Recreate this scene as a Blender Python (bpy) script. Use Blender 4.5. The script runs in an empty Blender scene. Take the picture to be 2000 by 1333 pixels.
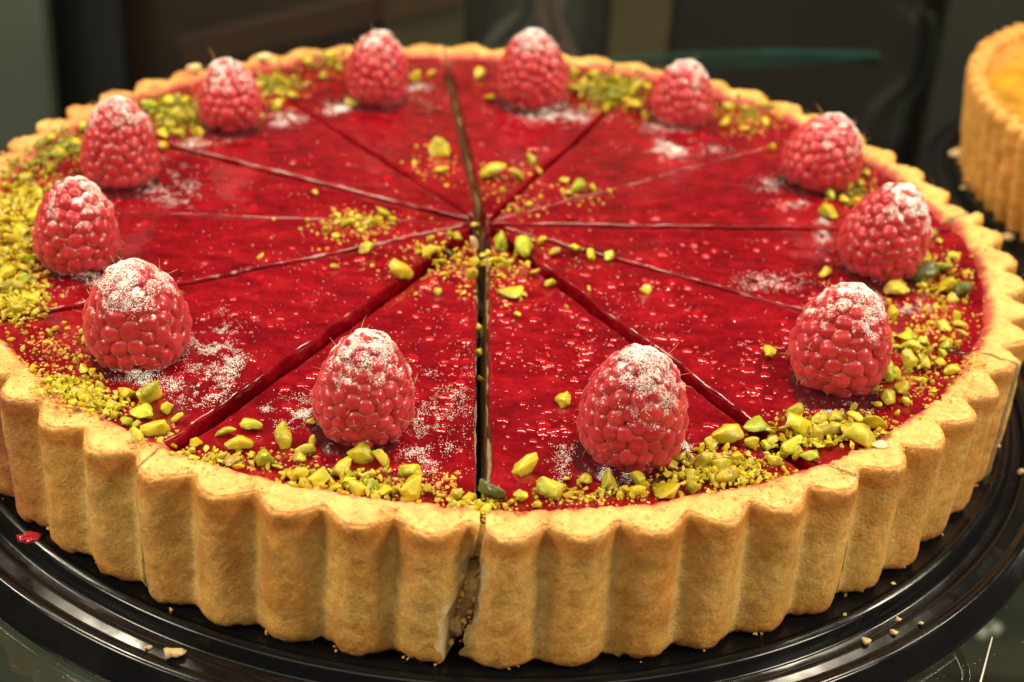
import bpy, bmesh, math, random
import numpy as np
from mathutils import Vector, Matrix, Quaternion

# ------------------------------------------------------------------ camera, world, lamps, exposure
S = 0.01                      # lengths below are written in centimetres; the scene is in metres
ZT = 3.07                     # height of the tart's rim above the tray
scene = bpy.context.scene
col = scene.collection

F_PX, PITCH, ROLL = 3045.68, 0.5186, 0.0669
TGT = np.array([0.8927, -5.8762, ZT]); DIST = 32.8129
_fw = np.array([0, math.cos(PITCH), -math.sin(PITCH)])
_rt0 = np.array([1.0, 0, 0]); _up0 = np.cross(_rt0, _fw)
_rt = math.cos(ROLL) * _rt0 + math.sin(ROLL) * _up0
_up = -math.sin(ROLL) * _rt0 + math.cos(ROLL) * _up0
CAM = TGT - DIST * _fw

cd = bpy.data.cameras.new("camera"); co = bpy.data.objects.new("camera", cd); col.objects.link(co)
cd.sensor_width = 36.0; cd.lens = F_PX / 2000.0 * 36.0
cd.clip_start = 0.01; cd.clip_end = 20.0
cd.dof.use_dof = True; cd.dof.focus_distance = 0.300; cd.dof.aperture_fstop = 14.5; cd.dof.aperture_blades = 7
co.matrix_world = Matrix(((_rt[0], _up[0], -_fw[0], CAM[0]*S), (_rt[1], _up[1], -_fw[1], CAM[1]*S),
                          (_rt[2], _up[2], -_fw[2], CAM[2]*S), (0, 0, 0, 1)))
scene.camera = co

w = bpy.data.worlds.new("World"); scene.world = w; w.use_nodes = True
w.node_tree.nodes["Background"].inputs[0].default_value = (0.9, 0.78, 0.6, 1)
w.node_tree.nodes["Background"].inputs[1].default_value = 0.05

def area(name, loc, target, sx, sy, power, color):
    ld = bpy.data.lights.new(name, 'AREA'); ld.shape = 'RECTANGLE'
    ld.size = sx*S; ld.size_y = sy*S; ld.energy = power; ld.color = color
    o = bpy.data.objects.new(name, ld); col.objects.link(o)
    d = Vector(target) - Vector(loc)
    o.location = Vector(loc)*S
    o.rotation_euler = d.to_track_quat('-Z', 'Y').to_euler()
    return o
WARM = (1.0, 0.87, 0.64)
for i, (lx, ly) in enumerate([(-46, 12), (-27, 15), (-9, 12), (9, 15), (28, 12), (48, 15)]):
    area("case_spot_light", (lx, ly, 48), (lx*0.15+1, 0, 2), 7.0, 7.0, 1.05, WARM)
area("case_front_light", (0, -42, 46), (0, -6, 1), 80, 30.0, 1.3, WARM)
area("case_left_light", (-46, -26, 36), (-4, -8, 1), 14, 14, 2.1, WARM)
area("case_right_light", (50, -24, 38), (4, -8, 1), 14, 14, 2.5, WARM)
area("case_back_light", (2, 40, 22), (2, 58, -14), 110, 4.0, 0.4, (1.0, 0.88, 0.68))  # unseen lamp added to brighten the back panels
area("case_lower_light", (22, 2, -4), (24, -12, -25), 60, 3, 1.1, (1.0, 0.9, 0.7))  # unseen lamp added under the shelf to brighten the lower deck

scene.view_settings.view_transform = 'Standard'; scene.view_settings.look = 'None'
scene.view_settings.exposure = 0.0; scene.view_settings.gamma = 1.0
scene.view_settings.use_curve_mapping = False
scene.render.engine = 'CYCLES'
scene.cycles.use_denoising = True
scene.cycles.max_bounces = 10; scene.cycles.transparent_max_bounces = 12
scene.cycles.sample_clamp_indirect = 6.0

def ray(x, y):
    return _fw + (x-1000)/F_PX*_rt - (y-666.5)/F_PX*_up
def px_z(x, y, z):                       # a pixel's point on the level z
    d = ray(x, y); return CAM + (z-CAM[2])/d[2]*d
def px_y(x, y, Y):                       # a pixel's point on the upright plane y = Y
    d = ray(x, y); return CAM + (Y-CAM[1])/d[1]*d

# ------------------------------------------------------------------ helpers
def _hash(ix, iy, iz, seed):
    h = (ix.astype(np.int64)*374761393 + iy.astype(np.int64)*668265263 + iz.astype(np.int64)*2147483647 + seed*974711) & 0xffffffff
    h = ((h ^ (h >> 13)) * 1274126177) & 0xffffffff
    h = ((h ^ (h >> 16)) * 2246822519) & 0xffffffff
    return ((h ^ (h >> 15)) & 0xffffff) / float(0xffffff)
def vn(P, sc=1.0, seed=0):               # value noise, -1..1
    P = np.asarray(P, float)*sc; i = np.floor(P).astype(np.int64); f = P-i; f = f*f*(3-2*f)
    r = 0
    for a in (0, 1):
        for b in (0, 1):
            for c in (0, 1):
                wgt = (f[:, 0] if a else 1-f[:, 0])*(f[:, 1] if b else 1-f[:, 1])*(f[:, 2] if c else 1-f[:, 2])
                r = r + wgt*_hash(i[:, 0]+a, i[:, 1]+b, i[:, 2]+c, seed)
    return r*2-1
def fbm(P, sc=1.0, seed=0, o=3):
    r = 0; a = 1.0; t = 0
    for k in range(o):
        r = r + a*vn(P, sc*2**k, seed+k*17); t += a; a *= 0.5
    return r/t

def mk(name, V, F, mat, parent=None, smooth=True, colors=None):
    me = bpy.data.meshes.new(name)
    V = np.asarray(V, float)*S
    me.from_pydata(V.tolist(), [], F if isinstance(F, list) else F.tolist())
    if colors is not None:
        at = me.color_attributes.new("Col", 'FLOAT_COLOR', 'POINT')
        c4 = np.ones((len(V), 4), np.float32); c4[:, :3] = colors
        at.data.foreach_set("color", c4.ravel())
    if smooth: me.polygons.foreach_set("use_smooth", [True]*len(me.polygons))
    me.materials.append(mat); me.update()
    return link(name, me, parent)
def link(name, me, parent=None):
    o = bpy.data.objects.new(name, me); col.objects.link(o)
    if parent is not None: o.parent = parent
    return o
def empty(name, loc, label, cat, group=None):
    o = bpy.data.objects.new(name, None); col.objects.link(o); o.empty_display_size = 0.005
    o.location = Vector(loc)*S; tag(o, label, cat, group); return o
def tag(o, label=None, cat=None, group=None, kind=None):
    if label: o["label"] = label
    if cat: o["category"] = cat
    if group: o["group"] = group
    if kind: o["kind"] = kind
    return o
def grid_faces(nu, nv, closed_v=False, off=0):
    u = np.arange(nu-1); vmax = nv if closed_v else nv-1
    v = np.arange(vmax); U, Vv = np.meshgrid(u, v, indexing='ij'); V2 = (Vv+1) % nv
    return np.stack([U*nv+Vv, (U+1)*nv+Vv, (U+1)*nv+V2, U*nv+V2], -1).reshape(-1, 4)+off

# ------------------------------------------------------------------ materials
def mat(name):
    m = bpy.data.materials.new(name); m.use_nodes = True
    nt = m.node_tree; return m, nt, nt.nodes["Principled BSDF"]
def N(nt, t, **kw):
    n = nt.nodes.new(t)
    for k, v in kw.items(): setattr(n, k, v)
    return n
def noise(nt, scale, detail=3.0, rough=0.55, vec=None, dist=0.0):
    n = N(nt, 'ShaderNodeTexNoise'); n.inputs['Scale'].default_value = scale
    n.inputs['Detail'].default_value = detail; n.inputs['Roughness'].default_value = rough
    n.inputs['Distortion'].default_value = dist
    if vec is not None: nt.links.new(vec, n.inputs['Vector'])
    return n.outputs['Fac']
def ramp(nt, fac, stops):
    r = N(nt, 'ShaderNodeValToRGB'); e = r.color_ramp.elements
    while len(e) < len(stops): e.new(0.5)
    for i, (p, c) in enumerate(stops):
        e[i].position = p; e[i].color = (*c, 1) if len(c) == 3 else c
    nt.links.new(fac, r.inputs[0]); return r.outputs[0]
def mixc(nt, fac, a, b, mode='MIX'):
    m = N(nt, 'ShaderNodeMix', data_type='RGBA', blend_type=mode)
    for s, v in ((m.inputs[0], fac), (m.inputs[6], a), (m.inputs[7], b)):
        if hasattr(v, 'is_linked') or hasattr(v, 'links'): nt.links.new(v, s)
        else: s.default_value = v if not isinstance(v, tuple) else (*v, 1)
    return m.outputs[2]
def bump(nt, bsdf, h, strength, dist, prev=None):
    b = N(nt, 'ShaderNodeBump'); b.inputs['Strength'].default_value = strength
    b.inputs['Distance'].default_value = dist; nt.links.new(h, b.inputs['Height'])
    if prev is not None: nt.links.new(prev, b.inputs['Normal'])
    nt.links.new(b.outputs[0], bsdf.inputs['Normal']); return b.outputs[0]
def pos(nt, scale=(1, 1, 1)):
    g = N(nt, 'ShaderNodeNewGeometry'); mp = N(nt, 'ShaderNodeMapping')
    mp.inputs['Scale'].default_value = scale; nt.links.new(g.outputs['Position'], mp.inputs['Vector'])
    return mp.outputs[0]

def m_crust(name, tint=(1, 1, 1)):
    m, nt, b = mat(name)
    a = N(nt, 'ShaderNodeVertexColor', layer_name="Col")
    p = pos(nt)
    n1 = noise(nt, 420, 5, 0.65, p); n2 = noise(nt, 1500, 4, 0.6, p); n3 = noise(nt, 130, 3, 0.5, p)
    c = mixc(nt, 1.0, a.outputs['Color'], ramp(nt, n1, [(0.28, (0.80, 0.72, 0.62)), (0.5, (1, 1, 1)), (0.72, (1.12, 1.13, 1.16))]), 'MULTIPLY')
    c = mixc(nt, 1.0, c, ramp(nt, n3, [(0.30, (0.84, 0.75, 0.66)), (0.52, (1, 1, 1)), (0.75, (1.10, 1.10, 1.14))]), 'MULTIPLY')
    c = mixc(nt, 1.0, c, ramp(nt, n2, [(0.32, (0.84, 0.78, 0.70)), (0.55, (1, 1, 1)), (0.75, (1.15, 1.15, 1.17))]), 'MULTIPLY')
    c = mixc(nt, 1.0, c, tint, 'MULTIPLY')
    nt.links.new(c, b.inputs['Base Color'])
    b.inputs['Roughness'].default_value = 0.52; b.inputs['Specular IOR Level'].default_value = 0.42
    b.inputs['Subsurface Weight'].default_value = 0.12
    b.inputs['Subsurface Radius'].default_value = (0.004, 0.002, 0.001); b.inputs['Subsurface Scale'].default_value = 0.6
    nb = bump(nt, b, noise(nt, 1700, 3, 0.6, p), 0.42, 0.0005); bump(nt, b, n1, 0.28, 0.0008, nb)
    return m
M_CRUST = m_crust("baked_shortcrust"); M_CRUST2 = m_crust("baked_shortcrust_golden", (0.96, 0.95, 0.92))

def m_plain(name, c, rough=0.5, var=0.0, scale=300, bumpd=0.0, spec=0.5, metal=0.0, coat=0.0):
    m, nt, b = mat(name); b.inputs['Roughness'].default_value = rough
    b.inputs['Specular IOR Level'].default_value = spec; b.inputs['Metallic'].default_value = metal
    b.inputs['Coat Weight'].default_value = coat; b.inputs['Coat Roughness'].default_value = 0.05
    n = noise(nt, scale, 4, 0.6, pos(nt))
    lo = tuple(v*(1-var) for v in c); hi = tuple(min(1, v*(1+var)) for v in c)
    nt.links.new(ramp(nt, n, [(0.3, lo), (0.7, hi)]), b.inputs['Base Color'])
    if bumpd: bump(nt, b, n, 0.6, bumpd)
    return m
M_CREAM = m_plain("baked_almond_filling", (0.62, 0.42, 0.22), 0.7, 0.25, 500, 0.0006)
M_CRUMB = m_plain("pale_pastry_crumb", (0.70, 0.52, 0.26), 0.75, 0.2, 900, 0.0003)
M_CRUST_FRAG = m_plain("golden_crust_fragment", (0.66, 0.40, 0.125), 0.7, 0.3, 500, 0.0006)
M_FRAG = m_plain("inner_crust_fragment", (0.52, 0.34, 0.13), 0.75, 0.35, 700, 0.0008)
M_SUGAR = m_plain("icing_sugar", (0.95, 0.93, 0.91), 0.85, 0.04, 2000)
M_HAIR = m_plain("raspberry_hair", (0.62, 0.36, 0.12), 0.5, 0.2, 2000)
M_ALMOND = m_plain("pale_almond", (0.72, 0.52, 0.30), 0.5, 0.12, 500)

def m_jelly():
    m, nt, b = mat("raspberry_jelly")
    p = pos(nt); ps = pos(nt, (0.6, 1, 1))
    n1 = noise(nt, 260, 4, 0.6, ps); n2 = noise(nt, 900, 3, 0.6, p); n3 = noise(nt, 45, 3, 0.5, p)
    c = ramp(nt, n1, [(0.26, (0.13, 0.0010, 0.004)), (0.5, (0.24, 0.0028, 0.009)), (0.76, (0.38, 0.009, 0.015))])
    c = mixc(nt, 1.0, c, ramp(nt, n3, [(0.3, (0.72, 0.7, 0.7)), (0.6, (1, 1, 1)), (0.8, (1.15, 1.1, 1.1))]), 'MULTIPLY')
    c = mixc(nt, 1.0, c, ramp(nt, n2, [(0.35, (0.75, 0.7, 0.7)), (0.6, (1, 1, 1)), (0.78, (1.5, 1.6, 1.5))]), 'MULTIPLY')
    nt.links.new(c, b.inputs['Base Color'])
    nt.links.new(ramp(nt, n3, [(0.3, (0.09,)*3), (0.7, (0.20,)*3)]), b.inputs['Roughness'])
    b.inputs['Specular IOR Level'].default_value = 0.5
    b.inputs['Coat Weight'].default_value = 0.3; b.inputs['Coat Roughness'].default_value = 0.04
    b.inputs['Subsurface Weight'].default_value = 0.15
    b.inputs['Subsurface Radius'].default_value = (0.006, 0.0008, 0.0008); b.inputs['Subsurface Scale'].default_value = 0.5
    nb = bump(nt, b, noise(nt, 240, 2, 0.5, p), 0.22, 0.0008)
    bump(nt, b, n2, 0.16, 0.0003, nb)
    return m
M_JELLY = m_jelly()
def m_gloss(name, c, rough, sss=0.0, trans=0.0):
    m, nt, b = mat(name); b.inputs['Base Color'].default_value = (*c, 1); b.inputs['Roughness'].default_value = rough
    b.inputs['Coat Weight'].default_value = 0.5; b.inputs['Coat Roughness'].default_value = 0.02
    b.inputs['Transmission Weight'].default_value = trans
    n = noise(nt, 260, 2, 0.5, pos(nt)); bump(nt, b, n, 0.25, 0.0008)
    return m
M_BUBBLE = m_gloss("glaze_bubble", (0.36, 0.004, 0.009), 0.05)
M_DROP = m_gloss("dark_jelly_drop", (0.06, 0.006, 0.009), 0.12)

def m_rasp():
    m, nt, b = mat("raspberry_flesh")
    oi = N(nt, 'ShaderNodeObjectInfo'); p = pos(nt)
    c = ramp(nt, oi.outputs['Random'], [(0.0, (0.41, 0.016, 0.027)), (0.5, (0.49, 0.024, 0.037)), (1.0, (0.57, 0.040, 0.052))])
    c = mixc(nt, 1.0, c, ramp(nt, noise(nt, 700, 3, 0.6, p), [(0.3, (0.8, 0.75, 0.75)), (0.7, (1.15, 1.25, 1.25))]), 'MULTIPLY')
    at = N(nt, 'ShaderNodeAttribute', attribute_type='OBJECT', attribute_name='sugar'); gz = N(nt, 'ShaderNodeNewGeometry'); sz_ = N(nt, 'ShaderNodeSeparateXYZ'); nt.links.new(gz.outputs['Normal'], sz_.inputs[0])
    m0 = N(nt, 'ShaderNodeMath', operation='MULTIPLY_ADD'); nt.links.new(noise(nt, 460, 3, 0.65, p), m0.inputs[0]); m0.inputs[1].default_value = 2.6; m0.inputs[2].default_value = -1.3
    m1 = N(nt, 'ShaderNodeMath', operation='MULTIPLY_ADD'); nt.links.new(sz_.outputs[2], m1.inputs[0]); m1.inputs[1].default_value = 0.40; nt.links.new(m0.outputs[0], m1.inputs[2])
    m2 = N(nt, 'ShaderNodeMath', operation='ADD'); nt.links.new(m1.outputs[0], m2.inputs[0]); nt.links.new(at.outputs['Fac'], m2.inputs[1])
    sug = ramp(nt, m2.outputs[0], [(0.48, (0, 0, 0)), (0.76, (0.85,)*3)])
    c = mixc(nt, sug, c, (0.93, 0.90, 0.88))
    nt.links.new(c, b.inputs['Base Color'])
    b.inputs['Roughness'].default_value = 0.30
    b.inputs['Sheen Weight'].default_value = 0.22; b.inputs['Sheen Roughness'].default_value = 0.4
    b.inputs['Coat Weight'].default_value = 0.15; b.inputs['Coat Roughness'].default_value = 0.12
    b.inputs['Sheen Tint'].default_value = (1.0, 0.62, 0.55, 1)
    b.inputs['Subsurface Weight'].default_value = 0.75
    b.inputs['Subsurface Radius'].default_value = (0.004, 0.0010, 0.0010); b.inputs['Subsurface Scale'].default_value = 0.7
    bump(nt, b, noise(nt, 1600, 2, 0.5, p), 0.2, 0.0002)
    return m
M_RASP = m_rasp(); M_CORE = m_plain("raspberry_core", (0.34, 0.010, 0.018), 0.5, 0.2)

def m_pist(name, a, bb, skin=None):
    m, nt, b = mat(name)
    oi = N(nt, 'ShaderNodeObjectInfo'); p = pos(nt)
    c = ramp(nt, oi.outputs['Random'], [(0.0, a), (1.0, bb)])
    c = mixc(nt, 1.0, c, ramp(nt, noise(nt, 420, 4, 0.6, p), [(0.3, (0.62, 0.68, 0.6)), (0.55, (1, 1, 1)), (0.75, (1.22, 1.12, 1.3))]), 'MULTIPLY')
    tc = N(nt, 'ShaderNodeTexCoord'); sx = N(nt, 'ShaderNodeSeparateXYZ'); nt.links.new(tc.outputs['Object'], sx.inputs[0])
    ad = N(nt, 'ShaderNodeMath', operation='MULTIPLY_ADD'); ad.inputs[1].default_value = 0.006; nt.links.new(noise(nt, 260, 2, 0.5, p), ad.inputs[0]); nt.links.new(sx.outputs[1], ad.inputs[2])
    edge_c = tuple(v*k_ for v, k_ in zip(a, (0.38, 0.55, 0.6)))
    c = mixc(nt, ramp(nt, ad.outputs[0], [(0.0065, (0, 0, 0)), (0.0085, (0.85,)*3)]), c, edge_c)
    if skin:
        c = mixc(nt, ramp(nt, noise(nt, 190, 3, 0.6, p), [(0.54, (0, 0, 0)), (0.64, (0.8,)*3)]), c, skin)
    nt.links.new(c, b.inputs['Base Color'])
    b.inputs['Roughness'].default_value = 0.32; b.inputs['Specular IOR Level'].default_value = 0.5
    b.inputs['Subsurface Weight'].default_value = 0.2
    b.inputs['Subsurface Radius'].default_value = (0.003, 0.003, 0.0006); b.inputs['Subsurface Scale'].default_value = 0.5
    bump(nt, b, noise(nt, 900, 3, 0.6, p), 0.4, 0.0004)
    return m
PM = {'y': m_pist("pistachio_yellow", (0.58, 0.42, 0.016), (0.62, 0.53, 0.035)),
      'o': m_pist("pistachio_olive", (0.46, 0.34, 0.018), (0.54, 0.46, 0.03), (0.30, 0.17, 0.03)),
      'g': m_pist("pistachio_green", (0.34, 0.38, 0.012), (0.52, 0.56, 0.03)),
      'd': m_pist("pistachio_dark_green", (0.10, 0.12, 0.014), (0.16, 0.17, 0.03), (0.10, 0.06, 0.035))}
M_PCRUMB = m_plain("pistachio_crumb", (0.60, 0.42, 0.03), 0.5, 0.35, 260)
M_OCRUMB = m_plain("red_soaked_crumb", (0.62, 0.20, 0.06), 0.45, 0.4, 260)

m, nt, b = mat("black_tray_plastic"); M_TRAY = m
b.inputs['Base Color'].default_value = (0.006, 0.006, 0.007, 1)
nt.links.new(ramp(nt, noise(nt, 90, 4, 0.6, pos(nt)), [(0.35, (0.12,)*3), (0.75, (0.34,)*3)]), b.inputs['Roughness'])
b.inputs['Specular IOR Level'].default_value = 0.34
bump(nt, b, noise(nt, 60, 2, 0.5, pos(nt)), 0.15, 0.0012)

def m_thin_glass(name, tint, rough=0.03):
    m = bpy.data.materials.new(name); m.use_nodes = True; nt = m.node_tree
    nt.nodes.remove(nt.nodes["Principled BSDF"]); out = nt.nodes["Material Output"]
    t = N(nt, 'ShaderNodeBsdfTransparent'); t.inputs[0].default_value = (*tint, 1)
    g = N(nt, 'ShaderNodeBsdfGlossy'); g.inputs['Roughness'].default_value = rough
    f = N(nt, 'ShaderNodeFresnel'); f.inputs[0].default_value = 1.5
    mx = N(nt, 'ShaderNodeMixShader')
    gm = N(nt, 'ShaderNodeNewGeometry'); iv = N(nt, 'ShaderNodeMath', operation='SUBTRACT'); iv.inputs[0].default_value = 1.0; nt.links.new(gm.outputs['Backfacing'], iv.inputs[1])
    ml = N(nt, 'ShaderNodeMath', operation='MULTIPLY'); nt.links.new(f.outputs[0], ml.inputs[0]); nt.links.new(iv.outputs[0], ml.inputs[1])
    nt.links.new(ml.outputs[0], mx.inputs[0]); nt.links.new(t.outputs[0], mx.inputs[1]); nt.links.new(g.outputs[0], mx.inputs[2])
    nt.links.new(mx.outputs[0], out.inputs['Surface']); return m
M_GLASS = m_thin_glass("shelf_glass", (0.80, 0.84, 0.80))

# ------------------------------------------------------------------ setting: shelf, lower deck, back of the case
def box(name, x0, x1, y0, y1, z0, z1, m, parent=None, bev=0.0):
    bm = bmesh.new(); bmesh.ops.create_cube(bm, size=1.0)
    for v in bm.verts:
        v.co = Vector(((x0+x1)/2+v.co.x*(x1-x0), (y0+y1)/2+v.co.y*(y1-y0), (z0+z1)/2+v.co.z*(z1-z0)))*S
    if bev: bmesh.ops.bevel(bm, geom=bm.edges[:], offset=bev*S, segments=2, affect='EDGES', profile=0.5)
    me = bpy.data.meshes.new(name); bm.to_mesh(me); bm.free(); me.materials.append(m)
    return link(name, me, parent)
SH = -0.85
shelf = box("glass_shelf", -70, 70, -40, 46, SH-0.8, SH, M_GLASS, None, 0.05)
tag(shelf, "clear glass display shelf under both trays", "shelf")
M_SCR = m_plain("glass_scratch", (0.55, 0.55, 0.5), 0.4)
rng = np.random.default_rng(5)
def blob_mesh(seed, n=10, ax=(1, 1, 1), sub=1, smooth=0.35, flat=False):
    r = random.Random(seed); bm = bmesh.new()
    for k in range(n):
        v = Vector((r.gauss(0, 1), r.gauss(0, 1), r.gauss(0, 1))).normalized()*r.uniform(0.8, 1.0)
        bm.verts.new((v.x*ax[0], v.y*ax[1], v.z*ax[2]))
    h = bmesh.ops.convex_hull(bm, input=bm.verts[:])
    bmesh.ops.delete(bm, geom=[g for g in h['geom_interior'] if isinstance(g, bmesh.types.BMVert)], context='VERTS')
    bmesh.ops.triangulate(bm, faces=bm.faces[:])
    if sub:
        bmesh.ops.subdivide_edges(bm, edges=bm.edges[:], cuts=sub, use_grid_fill=True)
        for _ in range(2): bmesh.ops.smooth_vert(bm, verts=bm.verts[:], factor=smooth, use_axis_x=True, use_axis_y=True, use_axis_z=True)
        for v in bm.verts: v.co *= 1+0.10*(r.random()-0.5)
    return bm
def bm_arrays(bm):
    bm.verts.ensure_lookup_table(); bm.verts.index_update()
    return np.array([v.co[:] for v in bm.verts]), [[v.index for v in f.verts] for f in bm.faces]
def scatter_mesh(name, shapes, P, R, mat_, parent=None, squash=None, seed=1, smooth=False):
    """joins little shapes at points P (cm) with radii R into one mesh"""
    g = np.random.default_rng(seed); Vs = []; Fs = []; off = 0; P = np.asarray(P, float); R = np.asarray(R, float)
    for k, sh in enumerate(shapes):
        V, F = bm_arrays(sh); p = P[k::len(shapes)]; r = R[k::len(shapes)]; n = len(p)
        if n == 0: continue
        q = g.normal(size=(n, 4)); q /= np.linalg.norm(q, axis=1)[:, None]; w_, x, y, z = q.T
        M = np.stack([1-2*(y*y+z*z), 2*(x*y-z*w_), 2*(x*z+y*w_), 2*(x*y+z*w_), 1-2*(x*x+z*z), 2*(y*z-x*w_), 2*(x*z-y*w_), 2*(y*z+x*w_), 1-2*(x*x+y*y)], -1).reshape(n, 3, 3)
        W = np.einsum('nij,vj->nvi', M, V)*r[:, None, None]
        if squash is not None: W = W*np.array(squash)
        Vs.append((W+p[:, None]).reshape(-1, 3)); Fa = np.array(F)
        Fs += (Fa[None]+(np.arange(n)*len(V))[:, None, None]+off).reshape(-1, Fa.shape[1]).tolist(); off += n*len(V)
    return mk(name, np.concatenate(Vs), Fs, mat_, parent, smooth)
GRAIN = []
for k in range(3):
    bm = bmesh.new(); bmesh.ops.create_icosphere(bm, subdivisions=1, radius=1.0)
    r = random.Random(k)
    for v in bm.verts: v.co *= r.uniform(0.7, 1.15)
    GRAIN.append(bm)
OCTA = []
for k in range(4):
    bm = bmesh.new(); r = random.Random(k+50)
    for d in ((1, 0, 0), (-1, 0, 0), (0, 1, 0), (0, -1, 0), (0, 0, 1), (0, 0, -1)): bm.verts.new(Vector(d)*r.uniform(0.7, 1.2))
    bmesh.ops.convex_hull(bm, input=bm.verts[:]); bmesh.ops.triangulate(bm, faces=bm.faces[:]); OCTA.append(bm)

# scratch and dust on the glass
a = px_z(1938, 1245, SH+0.01); c = px_z(1915, 1333, SH+0.01)
d = (c-a)/np.linalg.norm(c-a); n_ = np.array([-d[1], d[0], 0])*0.012
mk("scratch", [a-n_, a+n_, c+n_*1.6, c-n_*1.6, a-n_+[0, 0, .006], a+n_+[0, 0, .006], c+n_+[0, 0, .006], c-n_+[0, 0, .006]],
   [[0, 1, 2, 3], [4, 5, 6, 7], [0, 1, 5, 4], [2, 3, 7, 6], [1, 2, 6, 5], [3, 0, 4, 7]], M_SCR, shelf, False)
P = []
for k in range(130):
    x, y = (rng.uniform(0, 330), rng.uniform(1130, 1333)) if k % 2 else (rng.uniform(1700, 2000), rng.uniform(1050, 1333))
    P.append(px_z(x, y, SH+0.008))
tag(scatter_mesh("dust_specks", OCTA, np.array(P), rng.uniform(0.004, 0.013, len(P)), M_SCR, shelf), kind='stuff')

M_DECK = m_plain("lower_deck_laminate", (0.085, 0.088, 0.07), 0.45, 0.3, 30)
M_DECKD = m_plain("dark_deck_panel", (0.03, 0.033, 0.028), 0.5, 0.3, 30)
deck = box("lower_deck", -90, 110, -60, 75, -27, -25, M_DECK); tag(deck, kind='structure')
p0 = px_z(62, 1333, -24.9); p1 = px_z(90, 1130, -24.9)
pd = box("dark_board", -60, p0[0], -45, -5, -25, -24.4, M_DECKD); tag(pd, "dark panel under the glass at the lower left", "panel")
M_TAUPE = m_plain("taupe_board", (0.10, 0.085, 0.065), 0.5, 0.2, 40)
q0 = px_z(1800, 1280, -24.5)
tb = box("deck_board", q0[0]-3, q0[0]+40, q0[1]-1.2, q0[1]+0.6, -25, -24.3, M_TAUPE)
tb.rotation_euler.z = 0.0; tag(tb, "taupe strip of board seen through the glass at lower right", "board")

YB = 58.0
def panel(name, xa, xb, colr, label, cat, rough=0.5, depth=1.5, y=YB, var=0.3, z0=-25, z1=30, metal=0.0):
    A = px_y(xa, 120, y)[0]; B = px_y(xb, 120, y)[0]
    mm = m_plain(name+"_paint", colr, rough, var, 12, metal=metal)
    o = box(name, A, B, y, y+depth, z0, z1, mm, None, 0.15); return tag(o, label, cat)
panel("grey_post", -60, 92, (0.13, 0.14, 0.12), "broad grey upright post at the far left of the case", "post", y=50)
panel("black_post", 96, 243, (0.006, 0.006, 0.007), "black upright post beside the grey one", "post", y=54)
panel("brown_panel", 235, 742, (0.030, 0.016, 0.009), "dark brown back panel behind the left half of the tart", "panel", var=0.7)
panel("olive_post", 744, 905, (0.085, 0.072, 0.035), "dim olive upright behind the raspberries at the back", "post", y=57)
panel("grey_screen", 900, 1185, (0.06, 0.06, 0.052), "murky grey back panel behind the middle of the tart", "panel", y=60)
panel("olive_upright", 1185, 1302, (0.10, 0.075, 0.035), "narrow olive upright right of the pale hanging cloth", "slat", y=57)
panel("dark_screen", 1300, 1835, (0.013, 0.009, 0.008), "dark brown back panel behind the green glass edge", "panel", var=0.5)
panel("slate_post", 1832, 2300, (0.035, 0.036, 0.030), "slate grey upright behind the yellow tart", "post", y=55)
# copper coloured trim across the brown panel
A = px_y(560, 60, 56.5); B = px_y(700, 15, 56.5)
M_COP = m_plain("copper_trim", (0.075, 0.028, 0.014), 0.4, 0.3, 20)
tr = box("copper_trim", -9, 9, -0.4, 0.4, -1.0, 1.0, M_COP, None, 0.2)
tr.location = Vector((A+B)/2)*S; tr.rotation_euler.y = -0.30
tag(tr, "slanting copper brown trim on the dark brown panel", "trim")
# pale cloth hanging behind, a folded sheet
def cloth(name, pts, y, wid, m, label, cat):
    V = []; n = 26; k = 14
    for i in range(n):
        t = i/(n-1); s = t*(len(pts)-1); j = min(int(s), len(pts)-2); f = s-j
        x, yy, hw = [pts[j][q]*(1-f)+pts[j+1][q]*f for q in range(3)]
        for l in range(k):
            u = l/(k-1)*2-1; P_ = px_y(x+u*hw, yy, y)
            V.append([P_[0], y+wid*math.sin(u*5+t*3)*0.5, P_[2]])
    V = np.array(V); B_ = V+[0, 0.35, 0]
    F = grid_faces(n, k).tolist(); F2 = [[i+len(V) for i in f[::-1]] for f in F]
    ed = [i for i in range(k)]+[i*k+k-1 for i in range(1, n)]+[(n-1)*k+i for i in range(k-2, -1, -1)]+[i*k for i in range(n-2, 0, -1)]
    L = len(V); F3 = [[ed[i], ed[(i+1) % len(ed)], ed[(i+1) % len(ed)]+L, ed[i]+L] for i in range(len(ed))]
    return tag(mk(name, np.concatenate([V, B_]), F+F2+F3, m), label, cat)
cloth("hanging_cloth", [(1085, -60, 34), (1068, 30, 26), (1090, 80, 26), (1112, 140, 30), (1120, 260, 34)], 55, 1.2,
      m_plain("mauve_cloth", (0.22, 0.15, 0.13), 0.7, 0.2, 60), "blurred mauve cloth hanging behind the back raspberries", "cloth")
cloth("grey_bag", [(1010, -40, 24), (1035, 20, 22), (1000, 60, 40), (960, 120, 46), (950, 220, 50)], 57, 1.5,
      m_plain("grey_plastic", (0.13, 0.13, 0.115), 0.35, 0.25, 40), "blurred grey bag beside the mauve cloth", "bag")
cloth("grey_sheet", [(1790, 20, 30), (1800, 90, 26), (1790, 140, 22), (1740, 200, 45), (1720, 280, 60)], 52, 1.8,
      m_plain("grey_steel", (0.045, 0.048, 0.05), 0.3, 0.4, 30), "blurred grey sheet hanging left of the yellow tart", "sheet")  # made-up sheet standing in for a grey reflection
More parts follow.
